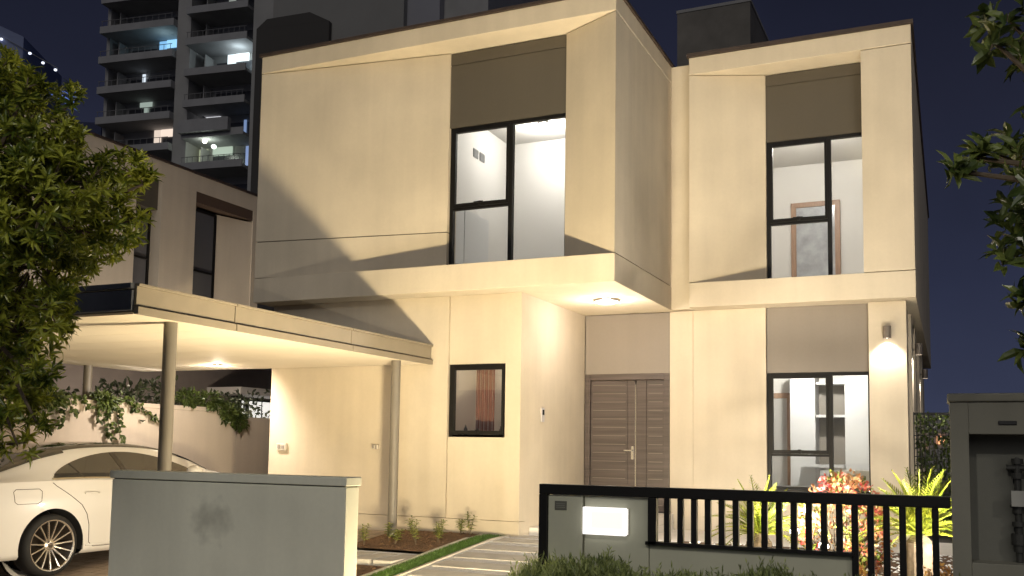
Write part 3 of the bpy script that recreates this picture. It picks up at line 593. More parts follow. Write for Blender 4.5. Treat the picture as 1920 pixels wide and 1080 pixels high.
MB().tube(on_side(dens([(-.47, .90), (-.46, .80), (-.43, .775), (-.20, .775), (-.16, .80), (-.15, .90), (-.18, .925), (-.44, .925), (-.47, .90)], 4)), .0028, 5).build('fuel_flap', SEAM, CAR)
for s in (-1, 1):
    MB().tube([(x, s*(lerp(WID, x)*.99+.0), z) for x, z in ((-.70, .90), (-.85, .88), (-.98, .85), (-1.06, .80))], [.03, .05, .06, .04], 10).build('tail_light', mat('tail_lamp_red', (.35, .01, .01), .15, spec=.8), CAR, smooth=True)
    mr = MB(); mr.lathe([(0, -.11), (.05, -.10), (.075, -.04), (.08, .03), (.05, .10), (0, .115)], (1.86, s*1.04, 1.075), (.1, 1, 0), 16); mr.tube([(1.98, s*.9, .97), (1.92, s*.98, 1.0)], .02, 8)
    mr.build('wing_mirror', PAINT, CAR, smooth=True)
MB().box(-1.13, -1.115, -.26, .26, .62, .73).build('number_plate', mat('plate_white', (.6, .6, .58), .5), CAR)
def wheel(cx, s):
    c = (cx, s*.80, .33)
    w = MB().lathe([(.255, s*.118), (.285, s*.124), (.318, s*.10), (.33, s*.05), (.33, -s*.08), (.31, -s*.11), (.25, -s*.11)], c, (0, 1, 0), 48).build('wheel', RUB, CAR, smooth=True)
    MB().lathe([(.255, s*.118), (.262, s*.121), (.256, s*.108), (.24, s*.10), (.235, -s*.06), (0, -s*.06)], c, (0, 1, 0), 48).build('rim', mat('rim_dark', (.035, .028, .022), .35, .6), w, smooth=True)
    b = MB().lathe([(.263, s*.119), (.268, s*.1235), (.258, s*.1215), (.252, s*.112)], c, (0, 1, 0), 60)
    N = 15
    for k in range(N):
        a = 2*PI*k/N+.1; dx, dz = math.cos(a), math.sin(a); tx, tz = -dz, dx
        y0, y1 = c[1]+s*.075, c[1]+s*.112
        pr = [(.045, .0085, y0), (.15, .0062, (y0+y1)/2+s*.004), (.256, .0075, y1)]
        n0 = len(b.v)
        for r, hw, y in pr:
            for sd, dy in ((-1, 0), (1, 0), (1.3, -s*.02), (-1.3, -s*.02)): b.v.append((c[0]+dx*r+tx*hw*sd, y+dy, c[2]+dz*r+tz*hw*sd))
        for i in range(2):
            for q in range(4): b.f.append((n0+4*i+q, n0+4*i+(q+1) % 4, n0+4*i+4+(q+1) % 4, n0+4*i+4+q))
    b.lathe([(0, s*.088), (.035, s*.086), (.062, s*.074), (.066, s*.05)], c, (0, 1, 0), 24)
    b.build('spokes', RIM, w)
    MB().lathe([(0, s*.092), (.028, s*.09), (.03, s*.08)], c, (0, 1, 0), 20).build('hub_cap', mat('hub_dark', (.15, .12, .09), .3, .8), w)
for cx in (0, WB):
    for s in (-1, 1): wheel(cx, s)
# ------------------------------------------------------------------ plants
R = random.Random(11)
def rv(r=R): 
    while True:
        v = Vector((r.uniform(-1, 1), r.uniform(-1, 1), r.uniform(-1, 1)))
        if .05 < v.length < 1: return v
def rosette(mb, p, d, n, L, Wd, spread=.9, curl=.5):
    d = d.normalized(); a = d.orthogonal().normalized(); b = d.cross(a)
    for k in range(n):
        t = 2.4*k+R.uniform(-.3, .3); tilt = R.uniform(.25, 1)*spread
        q = (d*math.cos(tilt*1.3)+(a*math.cos(t)+b*math.sin(t))*math.sin(tilt*1.3)).normalized()
        mb.leaf(p-d*R.uniform(0, L*.5), q, d, L*R.uniform(.65, 1.1), Wd*R.uniform(.8, 1.15), curl*R.uniform(.3, 1.4))
def tree(name, label, base, blobs, L, Wd, n, dens_, m, bark, center, trunk_r, group=None):
    t = empty(name, base, label, 'tree', group)
    f = MB(); br = MB(); B = Vector(base); C0 = Vector(center)
    top = C0
    br.tube([B-Vector((0, 0, .1)), B+(top-B)*.5+Vector((.05, -.04, 0)), top], [trunk_r, trunk_r*.8, trunk_r*.55], 12)
    tw = MB()
    for x, y, z, r in blobs:
        c = Vector((x, y, z)); mid = (top+c)/2+rv()*.12
        tw.tube([top, mid, c], [trunk_r*.4, .02, .008], 6, cap=False)
        cnt = max(3, int(dens_*(r/.3)**2))
        for i in range(cnt):
            v = rv(); v = v.normalized()*(v.length**.5); p = c+v*r
            dd = (v+Vector((0, 0, .35))+rv()*.5); rosette(f, p, dd, n, L, Wd)
            if i % 3 == 0: tw.tube([c+(p-c)*.2, p-dd.normalized()*L*.3], [.006, .003], 4, cap=False)
    for mb, nm, mm in ((br, 'trunk', bark), (tw, 'branches', bark), (f, 'crown', m)): local(mb, t).build(nm, mm, t)
    return t
BARK = mat('bark_brown', (.10, .075, .05), .9, vary=.3, scale=12, bump=.6, bscale=30)
LEAF1 = leafmat('leaf_yellow_green', (.075, .11, .014), (.40, .43, .055), .33, 3, .3); LEAF2 = leafmat('leaf_dark_green', (.04, .065, .016), (.15, .19, .05), .2, 3, .3)
LB = [(-5.93,4.19,3.37,.46),(-5.98,4.46,3.5,.27),(-5.30,4.13,3.38,.12),(-5.53,4.3,3.1,.39),(-5.22,4.31,3.04,.19),(-5.27,4.27,2.67,.38),(-5.06,4.44,2.82,.24),(-4.9,4.64,2.92,.15),(-5.55,4.45,2.3,.36),(-5.34,4.64,2.58,.31),(-5.02,4.68,2.62,.17),(-5.82,4.61,1.94,.31),(-5.33,4.41,2.0,.17),(-6.04,4.72,1.54,.26),(-5.78,3.99,2.58,.54),(-6.28,4.39,1.97,.55),(-5.54,4.53,1.67,.14),(-5.95,4.37,3.75,.13),(-5.13,4.32,3.34,.1),(-4.74,4.59,2.82,.1),(-5.72,4.71,2.44,.3),(-6.2,4.55,3.7,.23),(-5.95,4.7,1.4,.2),(-5.62,4.6,1.28,.09),(-5.85,4.65,1.12,.12),(-5.5,4.55,1.5,.07)]
tree('broadleaf_tree', 'yellow green tree with long narrow leaves in front of the carport at left', (-6.9, 4.2, -.35), LB, .104, .0195, 14, 68, LEAF1, BARK, (-6.3, 4.35, 2.3), .09)
RB_ = [(.29,4.95,3.22,.11),(.22,4.58,2.95,.07),(.34,5.08,3.08,.10),(.25,4.99,2.56,.09),(.34,5.02,2.54,.12),(.14,4.85,2.52,.05),(.05,4.71,2.43,.02),(.31,5.2,2.25,.11),(.24,4.91,2.04,.07),(.33,4.93,1.86,.03),(.36,5.27,1.66,.02),(.50,5.15,2.82,.15),(.52,4.86,2.35,.24),(.6,5.16,3.07,.26),(.38,4.86,2.05,.12),(1.0,5.1,2.9,.35),(1.3,5.2,2.4,.4),(1.6,4.9,3.1,.4),(1.0,5.3,3.5,.35),(1.9,5.3,2.6,.4),(1.5,5.5,3.6,.4),(2.1,4.9,3.3,.35),(.95,4.7,2.35,.25)]
tree('broadleaf_tree', 'dark green branches of a tree reaching in at the right edge above the utility wall', (1.5, 5.0, -.35), [(x, y, z, r) for x, y, z, r in RB_], .13, .040, 7, 40, LEAF2, BARK, (1.15, 5.0, 2.2), .05)
# hedge in front of the railing
b = MB(); R = random.Random(3)
def hz(x): return .432+.035*math.sin(x*5.1)+.03*math.sin(x*13+1)+(.03 if -2.2 < x < -1.55 else 0)
for i in range(22000):
    x = R.uniform(-2.62, .35); y = R.uniform(5.25, 5.76); e_ = max(0, -x-2.25)*.9
    z = -.30+(hz(x)+.30-e_*.5)*R.uniform(.45, 1)-abs(y-5.5)*.25
    d = Vector((R.gauss(0, .5), R.gauss(0, .5), 1)); b.quadleaf(Vector((x, y, z)), d, rv(R), R.uniform(.04, .085), R.uniform(.007, .013))
for i in range(420):
    x = R.uniform(-2.6, .3); y = R.uniform(5.3, 5.7); z0 = hz(x)-.12-abs(y-5.5)*.25-max(0, -x-2.25)*.45; h = R.uniform(.08, .22); lean = Vector((R.gauss(0, .22), R.gauss(0, .22), 1)).normalized()
    b.tube([Vector((x, y, z0)), Vector((x, y, z0))+lean*h], [.003, .001], 3, cap=False)
    for k in range(14):
        p = Vector((x, y, z0))+lean*h*k/14; q = lean*.7+rv(R); b.quadleaf(p, q, rv(R), .038, .009)
t = empty('hedge', (-1.1, 5.5, -.35), 'fine leaved low hedge growing in front of the railing and its grey base wall', 'hedge')
local(b, t).build('foliage', leafmat('hedge_green', (.12, .16, .05), (.42, .48, .18), .3, 6), t)
s_ = MB()
for i in range(26): x = -2.4+i*.1; s_.tube([(x, 5.5, -.36), (x+.02, 5.5+.1*math.sin(i), .1)], [.012, .006], 5)
local(s_, t).build('stems', BARK, t)
# cycads
CYC = leafmat('cycad_green', (.14, .19, .015), (.42, .46, .05), .35, 5)
def cycad(x, y, z, label, sc=1, seed=1):
    r = random.Random(seed); t = empty('cycad', (x, y, gz(x, y)), label, 'cycad', 'cycads in the lit garden bed')
    f = MB(); C_ = Vector((x, y, z))
    MB().lathe([(.11, -.1), (.13, .1), (.12, z-gz(x, y)-.05), (.05, z-gz(x, y)+.03), (0, z-gz(x, y)+.04)], (0, 0, 0), (0, 0, 1), 14).build('trunk', BARK, t)
    for k in range(44):
        a = 2.4*k; el = rad(84-66*k/44); L = sc*r.uniform(.50, .68); d = Vector((math.cos(a)*math.cos(el), math.sin(a)*math.cos(el), math.sin(el)))
        pts = []; p = C_.copy(); n = 22
        for i in range(n): pts.append(p.copy()); p = p+d*L/n; d = (d+Vector((0, 0, -.045-.02*(k/44)))).normalized()
        f.tube(pts[::3]+[pts[-1]], .005, 4, cap=False)
        for i in range(3, n):
            dd = (pts[i]-pts[i-1]).normalized(); sd = dd.cross(Vector((0, 0, 1)));
            if sd.length < .05: sd = Vector((math.sin(a), -math.cos(a), 0))
            sd.normalize(); l = .12*math.sin(PI*min(1, (i+2)/n))+.035
            for s in (-1, 1): f.quadleaf(pts[i], sd*s+dd*.75+Vector((0, 0, .15)), Vector((0, 0, 1)), l*sc, .014)
    local(f, t).build('fronds', CYC, t)
cycad(-1.66, 9.4, .34, 'yellow green cycad behind the railing, left of the pink flowering bush', .9, 2)
cycad(-.25, 9.2, .42, 'yellow green cycad behind the railing, right of the pink flowering bush', 1.0, 5)
# bougainvillea
t = empty('flowering_bush', (-.93, 9.5, gz(0, 9.5)), 'pink and orange flowering bush in front of the ground floor window', 'bush'); R = random.Random(21)
fg, fl, fo = MB(), MB(), MB(); st = MB(); cc = Vector((-.93, 9.55, .42))
for i in range(300):
    v = rv(R); v = v.normalized()*v.length**.4; p = cc+Vector((v.x*.42, v.y*.40, v.z*.52)); 
    if i % 6 == 0: st.tube([Vector((-.93, 9.55, -.1)), (Vector((-.93, 9.55, -.1))+p)/2+rv(R)*.06, p], [.012, .008, .003], 5, cap=False)
    tgt = fg if R.random() < .38 else (fl if R.random() < .45 else fo)
    for k in range(11): tgt.quadleaf(p+rv(R)*.06, rv(R)+v*.6, rv(R), R.uniform(.035, .055), R.uniform(.025, .038))
for mb, nm, mm in ((fg, 'foliage', leafmat('bush_green', (.10, .14, .02), (.25, .28, .05), .3, 9)), (fl, 'pink_flowers', leafmat('flower_pink', (.55, .07, .07), (.70, .22, .16), .35, 9)), (fo, 'orange_flowers', leafmat('flower_peach', (.62, .26, .10), (.75, .48, .24), .35, 9)), (st, 'stems', BARK)):
    local(mb, t).build(nm, mm, t)
# small shrubs with orange leaves at the right end of the bed
GCV = leafmat('shrub_orange', (.30, .13, .03), (.62, .38, .12), .35, 14)
for i, (x, y, h, lb) in enumerate(((-.66, 8.1, .50, 'small orange leaved shrub just right of where the low wall ends'), (-.40, 7.8, .46, 'small orange leaved shrub between the low wall end and the right cycad'), (-.10, 8.0, .52, 'small orange leaved shrub beside the utility wall'), (-.20, 7.1, .36, 'lowest orange leaved shrub close behind the right end of the railing'))):
    t = empty('garden_shrub', (x, y, gz(x, y)), lb, 'shrub', 'orange leaved shrubs in the garden bed'); b = MB(); st = MB(); z0 = gz(x, y)
    for q in range(16):
        a = R.uniform(0, 6.3); rr = R.uniform(.02, .15); p = Vector((x+rr*math.cos(a), y+rr*math.sin(a), z0+h*R.uniform(.55, 1))); st.tube([Vector((x, y, z0)), p], [.006, .003], 4, cap=False)
        for k in range(18): b.quadleaf(p+rv(R)*.05+Vector((0, 0, -.10*R.random())), rv(R)+Vector((0, 0, .4)), rv(R), R.uniform(.04, .06), .022)
    local(b, t).build('foliage', GCV, t); local(st, t).build('stems', BARK, t)
# seedlings in the bed
SEED = leafmat('seedling_green', (.12, .17, .02), (.34, .38, .08), .3, 12)
sp = [(-6.38, 9.85, .26, 'lone seedling at the left end of the bed near the path slabs'), (-6.22, 10.15, .24, 'seedling beside the carport column'), (-6.05, 10.02, .20, 'short seedling second from the carport column'), (-5.98, 10.35, .30, 'taller seedling left of the middle of the bed'), (-5.78, 10.05, .33, 'bright seedling in the middle of the bed, nearest the grass'), (-5.72, 10.55, .24, 'seedling behind the bright middle one'), (-5.62, 10.30, .24, 'seedling just right of the middle of the bed'), (-5.60, 10.85, .24, 'seedling second from the right end of the bed'), (-5.50, 10.90, .34, 'tallest seedling with a pale tip at the right end of the bed')]
for x, y, h, lb in sp:
    t = empty('seedling', (x, y, gz(x, y)+.04), lb, 'seedling', 'seedlings planted in the soil bed'); b = MB(); st = MB(); z0 = gz(x, y)+.04
    for q in range(3):
        top = Vector((x+R.gauss(0, .035), y+R.gauss(0, .035), z0+h*R.uniform(.7, 1))); B0 = Vector((x, y, z0)); st.tube([B0, top], [.005, .002], 4, cap=False)
        for k in range(15):
            p = B0+(top-B0)*(.25+.75*k/15); b.leaf(p, Vector((math.cos(2.4*k), math.sin(2.4*k), .55)), Vector((0, 0, 1)), R.uniform(.05, .085), .022, .5)
    local(b, t).build('foliage', SEED, t); local(st, t).build('stem', BARK, t)
# soil clods, stuff
b = MB()
for i in range(700):
    y = R.uniform(9.76, 11.12) if i % 3 else R.uniform(6.2, 8.9); x = R.uniform(-6.55, -5.46); r = R.uniform(.008, .028); c = Vector((x, y, gz(x, y)+.035))
    vs = [c+Vector((math.cos(k*PI/3)*r*R.uniform(.7, 1.2), math.sin(k*PI/3)*r*R.uniform(.7, 1.2), 0)) for k in range(6)]+[c+Vector((0, 0, r*R.uniform(.6, 1)))]
    b.add(vs, [(k, (k+1) % 6, 6) for k in range(6)])
tag(b.build('soil_clods', SOIL), kind='stuff')
b = MB()
for i in range(2600):
    x = R.uniform(-2.9, .9); y = R.uniform(6.1, 11.8); r = R.uniform(.012, .03); c = Vector((x, y, gz(x, y)+.03))
    vs = [c+Vector((math.cos(k*PI/2.5)*r, math.sin(k*PI/2.5)*r*.8, 0)) for k in range(5)]+[c+Vector((0, 0, r*.6))]
    b.add(vs, [(k, (k+1) % 5, 5) for k in range(5)])
tag(b.build('white_pebbles', PEB), kind='stuff')
# creepers over the boundary wall
VINE = leafmat('creeper_green', (.03, .05, .012), (.10, .14, .03), .25, 8)
def creeper(name, label, strands, n0, bl):
    t = empty(name, (-11.08, strands[0][0], 1.0), label, 'creeper'); f, st = MB(), MB()
    for y, z, ln, dy in strands:
        pts = []; p = Vector((-11.1, y, z)); pts.append(p.copy()); p = p+Vector((.13, 0, .05)); pts.append(p.copy())
        k = 0
        while k < ln: p = p+Vector((R.uniform(-.006, .01), dy*.05, -.05*(1-abs(dy)*.4))); p.x = max(p.x, -10.97); pts.append(p.copy()); k += .05
        st.tube(pts, .004, 4, cap=False)
        for q in pts[1:]:
            for j in range(3 if bl > 0 else 1): f.leaf(q+rv(R)*.03+Vector((.01, 0, 0)), rv(R)+Vector((.5, 0, -.3)), Vector((1, 0, .3)), R.uniform(.07, .11), .05, .3)
    for (y, z, r) in n0:
        for i in range(int(260*r/.3)):
            v = rv(R); p = Vector((-11.12+v.x*.16+.08, y+v.y*r, z+v.z*r*.7)); 
            if p.z < 1.75 and p.x < -10.96: p.x = -10.95+R.random()*.06
            f.leaf(p, v+rv(R)*.6+Vector((.3, 0, 0)), Vector((1, 0, .5)), R.uniform(.07, .11), .045, .3)
    local(f, t).build('foliage', VINE, t); local(st, t).build('stems', BARK, t)
creeper('creeper', 'leafy creeper trailing over the boundary wall above the car roof', [(10.15, 1.74, .55, .05), (10.3, 1.74, .62, .1), (9.95, 1.74, .35, 0), (10.42, 1.74, .22, .9), (10.5, 1.74, .75, 1.1), (9.5, 1.74, .3, .2), (9.3, 1.74, .4, .1), (9.7, 1.74, .2, .3)], [(10.1, 1.72, .15), (9.2, 1.72, .2)], 1)
creeper('creeper', 'dark bushy creeper hanging over the boundary wall near the house corner', [(12.7, 1.74, .35, .3), (12.9, 1.74, .3, .4), (12.5, 1.74, .3, .2)], [(11.8, 1.86, .17), (12.3, 1.84, .2), (12.7, 1.66, .2), (12.92, 1.50, .16)], 1)
# shrub row behind the wall on the neighbour's side
t = empty('shrub_row', (-11.8, 12.5, 0), 'dark shrub row behind the boundary wall on the neighbouring plot', 'shrubs'); b = MB()
for i in range(2600):
    y = R.uniform(8.2, 14.5); z = 1.2+R.random()*(.75+.18*math.sin(y*2.3)+.1*math.sin(y*7)); x = -11.8+R.gauss(0, .2); b.leaf(Vector((x, y, z)), rv(R)+Vector((0, 0, .4)), rv(R), .11, .05, .3)
local(b, t).build('foliage', leafmat('shrub_dark', (.02, .03, .012), (.05, .065, .03), .2, 6), t)
s_ = MB()
for i in range(12): s_.tube([(-11.8, 8.4+i*.52, 0), (-11.8, 8.45+i*.52, 1.5)], [.03, .015], 6)
local(s_, t).build('stems', BARK, t)
# side passage railing with climber
t = empty('mesh_fence', (-.1, 15, 0), 'black mesh fence overgrown by a dark climber right of the house corner', 'fence')
b = MB().box(-.50, 1.4, 14.98, 15.02, 1.70, 1.735).box(-.50, 1.4, 14.985, 15.015, .05, .08)
x = -.47
while x < 1.4: b.box(x-.006, x+.006, 14.993, 15.007, .08, 1.70); x += .055
for z in (.4, .75, 1.1, 1.4): b.box(-.5, 1.4, 14.99, 15.01, z, z+.012)
local(b, t).build('mesh_panel', BLACK, t)
for x in (-.47, .75): local(MB().box(x-.025, x+.025, 14.97, 15.03, -.05, 1.74), t).build('post', BLACK, t)
t = empty('climber', (-.1, 15.2, 0), 'dark leafy climber growing through the black mesh fence', 'climber'); b = MB(); st = MB()
for i in range(3600):
    x = R.uniform(-.42, 1.5); z = R.random()*1.72; y = 15.10+R.gauss(0, .10); b.leaf(Vector((x, y, z)), rv(R), rv(R), R.uniform(.05, .09), .05, .3)
for i in range(9): st.tube([(-.4+i*.2, 15.12, 0), (-.35+i*.2, 15.14, .9), (-.42+i*.2, 15.10, 1.6)], [.012, .009, .004], 5)
local(b, t).build('foliage', VINE, t); local(st, t).build('stems', BARK, t)
# garden spike lamps
for x, y, z, lb, pw, aim in ((-1.275, 9.0, .44, 'glowing garden spike lamp in front of the left part of the flowering bush', 330, (-1.9, 13.4, 4.6)), (-1.015, 8.9, .335, 'lower glowing garden spike lamp under the flowering bush', 110, (-.9, 12.5, 3.5)), (.42, 8.5, .30, 'garden spike lamp hidden behind the utility wall beside the right cycad', 640, (-3.2, 12.0, 4.6))):
    t = empty('spike_lamp', (x, y, gz(x, y)), lb, 'garden lamp', 'spike lamps in the garden bed'); h = z-gz(x, y); d = (Vector(aim)-Vector((x, y, z))).normalized()
    MB().tube([(0, 0, -.05), (0, 0, h-.03)], .012, 8).build('spike', BLACK, t)
    MB().lathe([(0, -.07), (.03, -.06), (.04, 0), (.042, .02), (.036, .02)], (0, 0, h), d, 18).build('lamp_head', BLACK, t)
    MB().lathe([(0, .012), (.034, .012)], (0, 0, h), d, 18).build('lens', LITW, t)
    MB().lathe([(.040, -.02), (.043, -.01), (.040, 0)], (0, 0, h), d, 18).build('glow_ring', LITW, t)
    lamp('spike_bulb', 'SPOT', Vector((x, y, z))+d*.05, pw, SOFT, .03, aim=aim, spot=rad(150), blend=1)
lamp('bed_fill', 'POINT', (-.6, 8.6, .55), 16, (1, .80, .5), .05); lamp('terrace_bulb', 'POINT', (-2.9, 10.9, .3), 85, (1, .90, .76), .05); lamp('bed_fill', 'POINT', (-1.45, 8.9, .35), 14, (1, .85, .5), .05)  # bare fill lights without fittings, added to brighten bed and terrace
# ------------------------------------------------------------------ neighbouring house
NH = empty('neighbour_house', (-16, 13, 0), 'neighbouring cream house behind the boundary wall, dimly lit', 'house')
def np_(mb, name, m, par=None, **k): return local(mb, NH).build(name, m, par or NH, **k)
NX0 = -14.15
np_(MB().box(-24, NX0, 7.0, 17.2, 6.37, 6.72), 'parapet', NSTUC); np_(MB().box(-24, NX0+.03, 6.97, 17.23, 6.722, 6.77), 'roof_cap', ROOFCAP)
np_(MB().box(-24, NX0, 7.0, 13.55, 3.15, 6.368), 'wall', NSTUC); np_(MB().box(-14.6, NX0, 14.2, 15.15, 3.15, 6.368), 'wall', NSTUC)
np_(MB().box(-24, -14.75, 13.552, 17.2, 3.15, 6.368), 'wall', NSTUC); np_(MB().box(-14.74, NX0, 16.95, 17.2, 3.15, 6.368), 'wall', NSTUC)
np_(MB().prism([(-14.42, 16.06), (-14.18, 16.945), (-14.72, 16.945), (-14.72, 16.06)], 3.15, 6.10), 'wall_panel', NSTUC)
np_(MB().box(-14.74, NX0-.005, 13.56, 16.94, 3.0, 3.149), 'ledge', NSTUC)
np_(MB().box(-14.6, NX0-.01, 15.152, 16.948, 6.14, 6.366), 'spandrel_panel', mat('brown_band', (.10, .065, .045), .7)); np_(MB().box(-14.6, -14.25, 13.555, 14.198, 5.75, 6.366), 'spandrel_panel', PANEL)
def nwin(y0, y1, z0, z1, x):
    w = np_(MB().box(x, x+.05, y0, y0+.06, z0, z1).box(x, x+.05, y1-.05, y1, z0, z1).box(x, x+.05, y0+.06, y1-.05, z1-.05, z1).box(x, x+.05, y0+.06, y1-.05, z0, z0+.05).box(x, x+.05, y0+.06, y1-.05, 4.75, 4.79), 'window', BLACK)
    local(MB().box(x+.01, x+.02, y0+.04, y1-.04, z0+.03, z1-.03), NH).build('pane', mat('dim_pane', (.11, .11, .12), .25), w)
nwin(13.56, 14.19, 3.16, 5.74, -14.45); nwin(15.16, 16.05, 3.16, 6.08, -14.44)
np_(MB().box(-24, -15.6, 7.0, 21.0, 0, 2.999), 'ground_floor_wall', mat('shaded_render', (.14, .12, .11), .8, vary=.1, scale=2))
np_(MB().box(-15.598, -14.6, 17.3, 21, 2.27, 2.43), 'canopy', mat('canopy_grey', (.40, .38, .36), .6)); np_(MB().box(-15.4, -15.2, 17.9, 18.05, 0, 2.268), 'post', BLACK)
w = np_(MB().box(-15.598, -15.56, 18.2, 19.9, 1.0, 2.22), 'window', BLACK)
local(MB().box(-15.557, -15.55, 18.25, 18.6, 1.05, 2.18).box(-15.557, -15.55, 18.75, 19.2, 1.05, 2.18).box(-15.557, -15.55, 19.25, 19.85, 1.05, 2.18), NH).build('lit_pane', mat('lit_pane', (.8, .8, .8), .5, emit=(1, .97, .92), estr=.75), w)
# ------------------------------------------------------------------ apartment tower
TW = empty('apartment_tower', (-71.44, 74.43, 0), 'dark high rise with stacked balconies and a few lit windows behind the houses', 'tower', rz=rad(8.8))
CONC = mat('tower_concrete', (.37, .365, .355), .85, vary=.12, scale=.3); CONC2 = mat('tower_parapet', (.34, .34, .345), .8, vary=.1, scale=.5); TDARK = mat('tower_recess', (.19, .19, .195), .8); TGL = mat('tower_glass', (.06, .062, .07), .3, spec=.8)
T = lambda mb, name, m, par=None: mb.build(name, m, par or TW)
T(MB().box(-10.3, 11.3, 2.2, 16, 0, 70), 'wall', CONC); T(MB().box(-1.15, .45, -.4, 2.198, 0, 70), 'wall', CONC); T(MB().box(7.9, 11.3, -.6, 2.198, 0, 70), 'wall', CONC); T(MB().box(-10.3, -9.9, .2, 2.198, 0, 70), 'wall', CONC)
for i in range(10):
    for x0, x1, zz, wl in ((-10.2, -1.16, 48.4-3.3*i, 0), (.46, 7.6, 49.3-3.3*i, 1)):
        if zz < 24: continue
        out = -1.3 if wl else -1.1
        bal = T(MB().box(x0, x1, out, 2.19, zz-.75, zz-.45).box(x0, x1, out, out+.12, zz-.449, zz).box(x1-.12 if not wl else x0, x1 if not wl else x0+.12, out+.121, 2.19, zz-.449, zz), 'balcony', CONC2)
        rl_ = MB()
        if wl == 0 or i % 2 == 0:
            for q in range(12): xx = x0+.2+(x1-x0-.5)*q/11; rl_.box(xx, xx+.04, out+.03, out+.07, zz, zz+.55)
            rl_.box(x0+.1, x1-.1, out+.03, out+.08, zz+.55, zz+.6); rl_.build('railing', TDARK, bal)
        w = T(MB().box(x0+1.6, x1-.9, 2.12, 2.19, zz-.44, zz+1.75), 'window', TGL)
        T(MB().box(x0+1.1, x0+1.2, .6, 2.11, zz-.44, zz+2.2), 'partition', CONC)
T(MB().box(.46, 6.2, -1.9, -1.301, 32.45, 33.75), 'balcony', CONC2)
def glow(name, x0, x1, z0, z1, c, s, y=2.0): return T(MB().box(x0, x1, y, y+.06, z0, z1), name, mat(name+'_glow', (.5, .5, .5), .5, emit=c, estr=s))
for i, (a, b_, c_, d_, col, s_) in enumerate(((-4.99, -4.1, 42.81, 44.2, (.25, .6, 1), 0.8), (-4.09, -2.56, 43.41, 44.28, (.3, .65, 1), 1.0), (3.44, 4.4, 40.26, 41.9, (.8, .95, 1), 1.3), (4.42, 5.95, 41.1, 41.93, (.85, .97, 1), 1.4), (-6.94, -6.6, 39.4, 40.75, (.8, .9, 1), 0.9), (-7.1, -5.6, 37.1, 37.6, (.7, .85, .75), 0.4), (-6.55, -6.0, 36.4, 37.05, (.7, .85, .75), 0.35), (-5.14, -4.3, 32.98, 34.4, (1, .82, .68), 0.75), (-4.25, -2.4, 33.61, 34.42, (1, .82, .68), 0.9), (1.0, 1.35, 34.5, 35.33, (.95, .95, 1), 0.9), (1.4, 2.86, 35.05, 35.33, (.95, .95, 1), 0.7), (0.5, 1.5, 30.6, 31.9, (.85, .95, .6), 0.35), (2.09, 4.43, 31.1, 32.0, (.75, .95, .75), 0.4), (5.66, 5.94, 32.59, 34.72, (.3, .45, .8), 0.5), (6.0, 6.37, 29.85, 31.9, (.35, .5, .9), 0.5), (3.31, 4.11, 47.16, 47.9, (.8, .9, .8), 0.3))):
    T(MB().box(a, b_, 1.95, 2.05, c_, d_), 'lit_window', mat('tower_light_%d' % i, (.3, .3, .3), .5, emit=col, estr=s_))
for i, (x, z, c) in enumerate(((2.6, 31.95, (1, .95, .75)), (3.7, 31.3, (.75, 1, .85)))):
    T(MB().lathe([(0, -.25), (.2, -.15), (.27, 0), (.2, .15), (0, .25)], (x, -.3, z), (0, 0, 1), 12), 'lit_lamp', mat('tower_bulb_%d' % i, (.8, .8, .8), .5, emit=c, estr=3))
M_ = Matrix.Translation(TW.location) @ Matrix.Rotation(rad(8.8), 4, 'Z')
lamp('balcony_lamp', 'POINT', M_ @ Vector((5.8, .4, 41.0)), 90, (.8, .95, 1), .3); lamp('balcony_lamp', 'POINT', M_ @ Vector((3.0, -.6, 31.4)), 60, (.9, 1, .85), .3); lamp('balcony_lamp', 'POINT', M_ @ Vector((-3.2, .3, 43.2)), 30, (.6, .9, 1), .3)
B2 = empty('blank_tower', (-71.44, 74.43, 0), 'windowless grey side of a high rise directly behind the roof of the house', 'tower', rz=rad(8.8))
MB().box(11.5, 25.3, -3, 20, 0, 75).build('wall', mat('blank_concrete', (.27, .265, .25), .85, vary=.06, scale=.2), B2); MB().box(25.32, 28.6, -2.2, 20, 0, 75).build('wall', mat('blank_concrete2', (.30, .30, .33), .85, vary=.06, scale=.2), B2)
MB().box(28.62, 33, -1, 20, 0, 75).build('wall', CONC, B2)
MB().prism([(10.1, -3.6), (17.9, -3.6), (17.9, -3.05), (10.1, -3.05)], 0, 41.6).add([(10.1, -3.6, 41.61), (17.9, -3.6, 41.61), (15.8, -3.6, 42.7), (11.2, -3.6, 42.5), (10.1, -3.05, 41.61), (17.9, -3.05, 41.61), (15.8, -3.05, 42.7), (11.2, -3.05, 42.5)], [(0,1,2,3),(5,4,7,6),(1,5,6,2),(2,6,7,3),(4,0,3,7)]).build('low_roof', mat('dark_block', (.07, .065, .06), .9), B2)
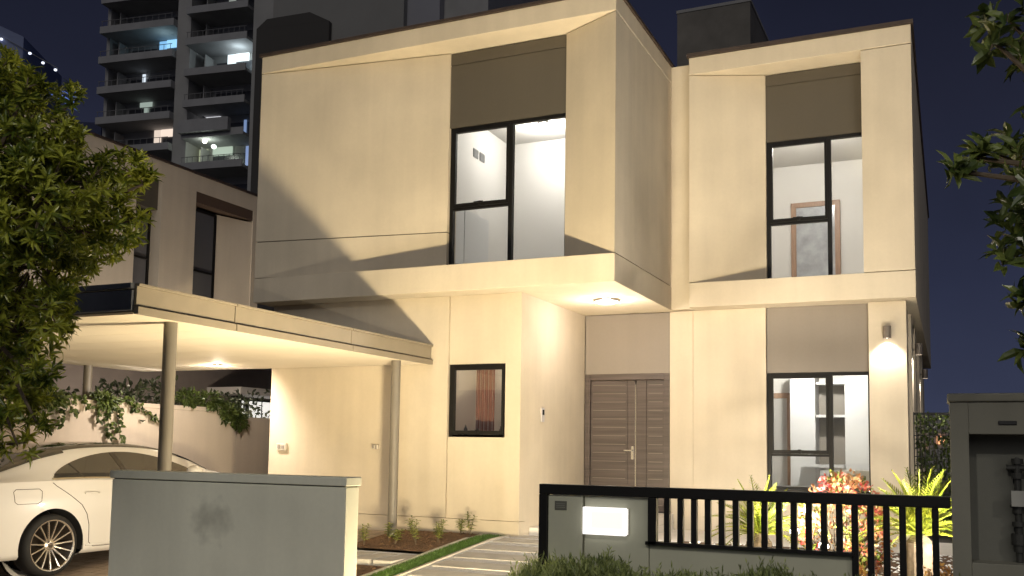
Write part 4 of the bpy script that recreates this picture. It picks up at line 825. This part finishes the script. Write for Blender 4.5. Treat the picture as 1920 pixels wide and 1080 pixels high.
# roof block behind the right volume
B3 = empty('stair_tower', (-12.5, 60, 0), 'dark boxy stair tower rising behind the right roof', 'tower', rz=rad(0))
MB().box(-2.4, 2.1, -3.0, 4, 0, 28.3).build('wall', mat('stair_render', (.20, .185, .16), .9, vary=.25, scale=.35), B3); MB().box(-2.45, 2.15, -3.05, 4.05, 28.31, 28.5).build('roof_cap', CONC, B3)
# distant tower with edge lights, far left
B4 = empty('distant_tower', (-131, 100, 0), 'bluish distant tower with a row of small lights above the left tree', 'tower', rz=rad(30))
BLU = mat('distant_wall', (.22, .26, .42), .9, vary=.1, scale=.1)
MB().box(-12, 1.8, -2, 14, 0, 63).add([(-12, -2, 63.01), (1.8, -2, 63.01), (-12, -2, 69), (-12, 14, 63.01), (1.8, 14, 63.01), (-12, 14, 69)], [(0,1,2),(3,5,4),(1,4,5,2)]).build('wall', BLU, B4)
MB().box(1.82, 12, 4, 14, 0, 52).build('wall', mat('distant_wall_dark', (.05, .06, .12), .9), B4)
for x, z in ((-1.3, 62.3), (3.0, 60.3), (5.0, 58.9), (6.9, 57.9)):
    MB().lathe([(0, -.22), (.2, -.12), (.24, 0), (.2, .12), (0, .22)], (x, -2.4, z), (0, 0, 1), 10).build('edge_lamp', mat('edge_lamp_glow', (.8, .8, .8), .5, emit=(.8, .85, 1), estr=1.6), B4)
MB().tube([(-1.4, -2.3, 62.8), (7.2, -2.3, 58.2)], .06, 5).build('cable', TDARK, B4)
for k in range(4):
    MB().tube([(6.2+.8*k, -2.5, 54.2+.25*k), (10.6, -2.5, 51.6+.95*k)], .10, 5).build('neon_line', mat('neon_blue', (.2, .3, .8), .5, emit=(.16, .28, .8), estr=.45), B4)
# low lit building far beyond the side passage
B5 = empty('distant_house', (3, 60, 0), 'far low building with warm lights glimpsed through the climber', 'house')
MB().box(-6, 8, 0, 8, 0, 3.4).build('wall', CONC, B5)
for i in range(7): MB().box(-4.6+i*1.0, -4.2+i*1.0, -.08, -.01, 1.3+.4*(i % 2), 2.2).build('lit_window', mat('far_warm', (.6, .5, .4), .5, emit=(1, .42, .18), estr=1.6), B5)
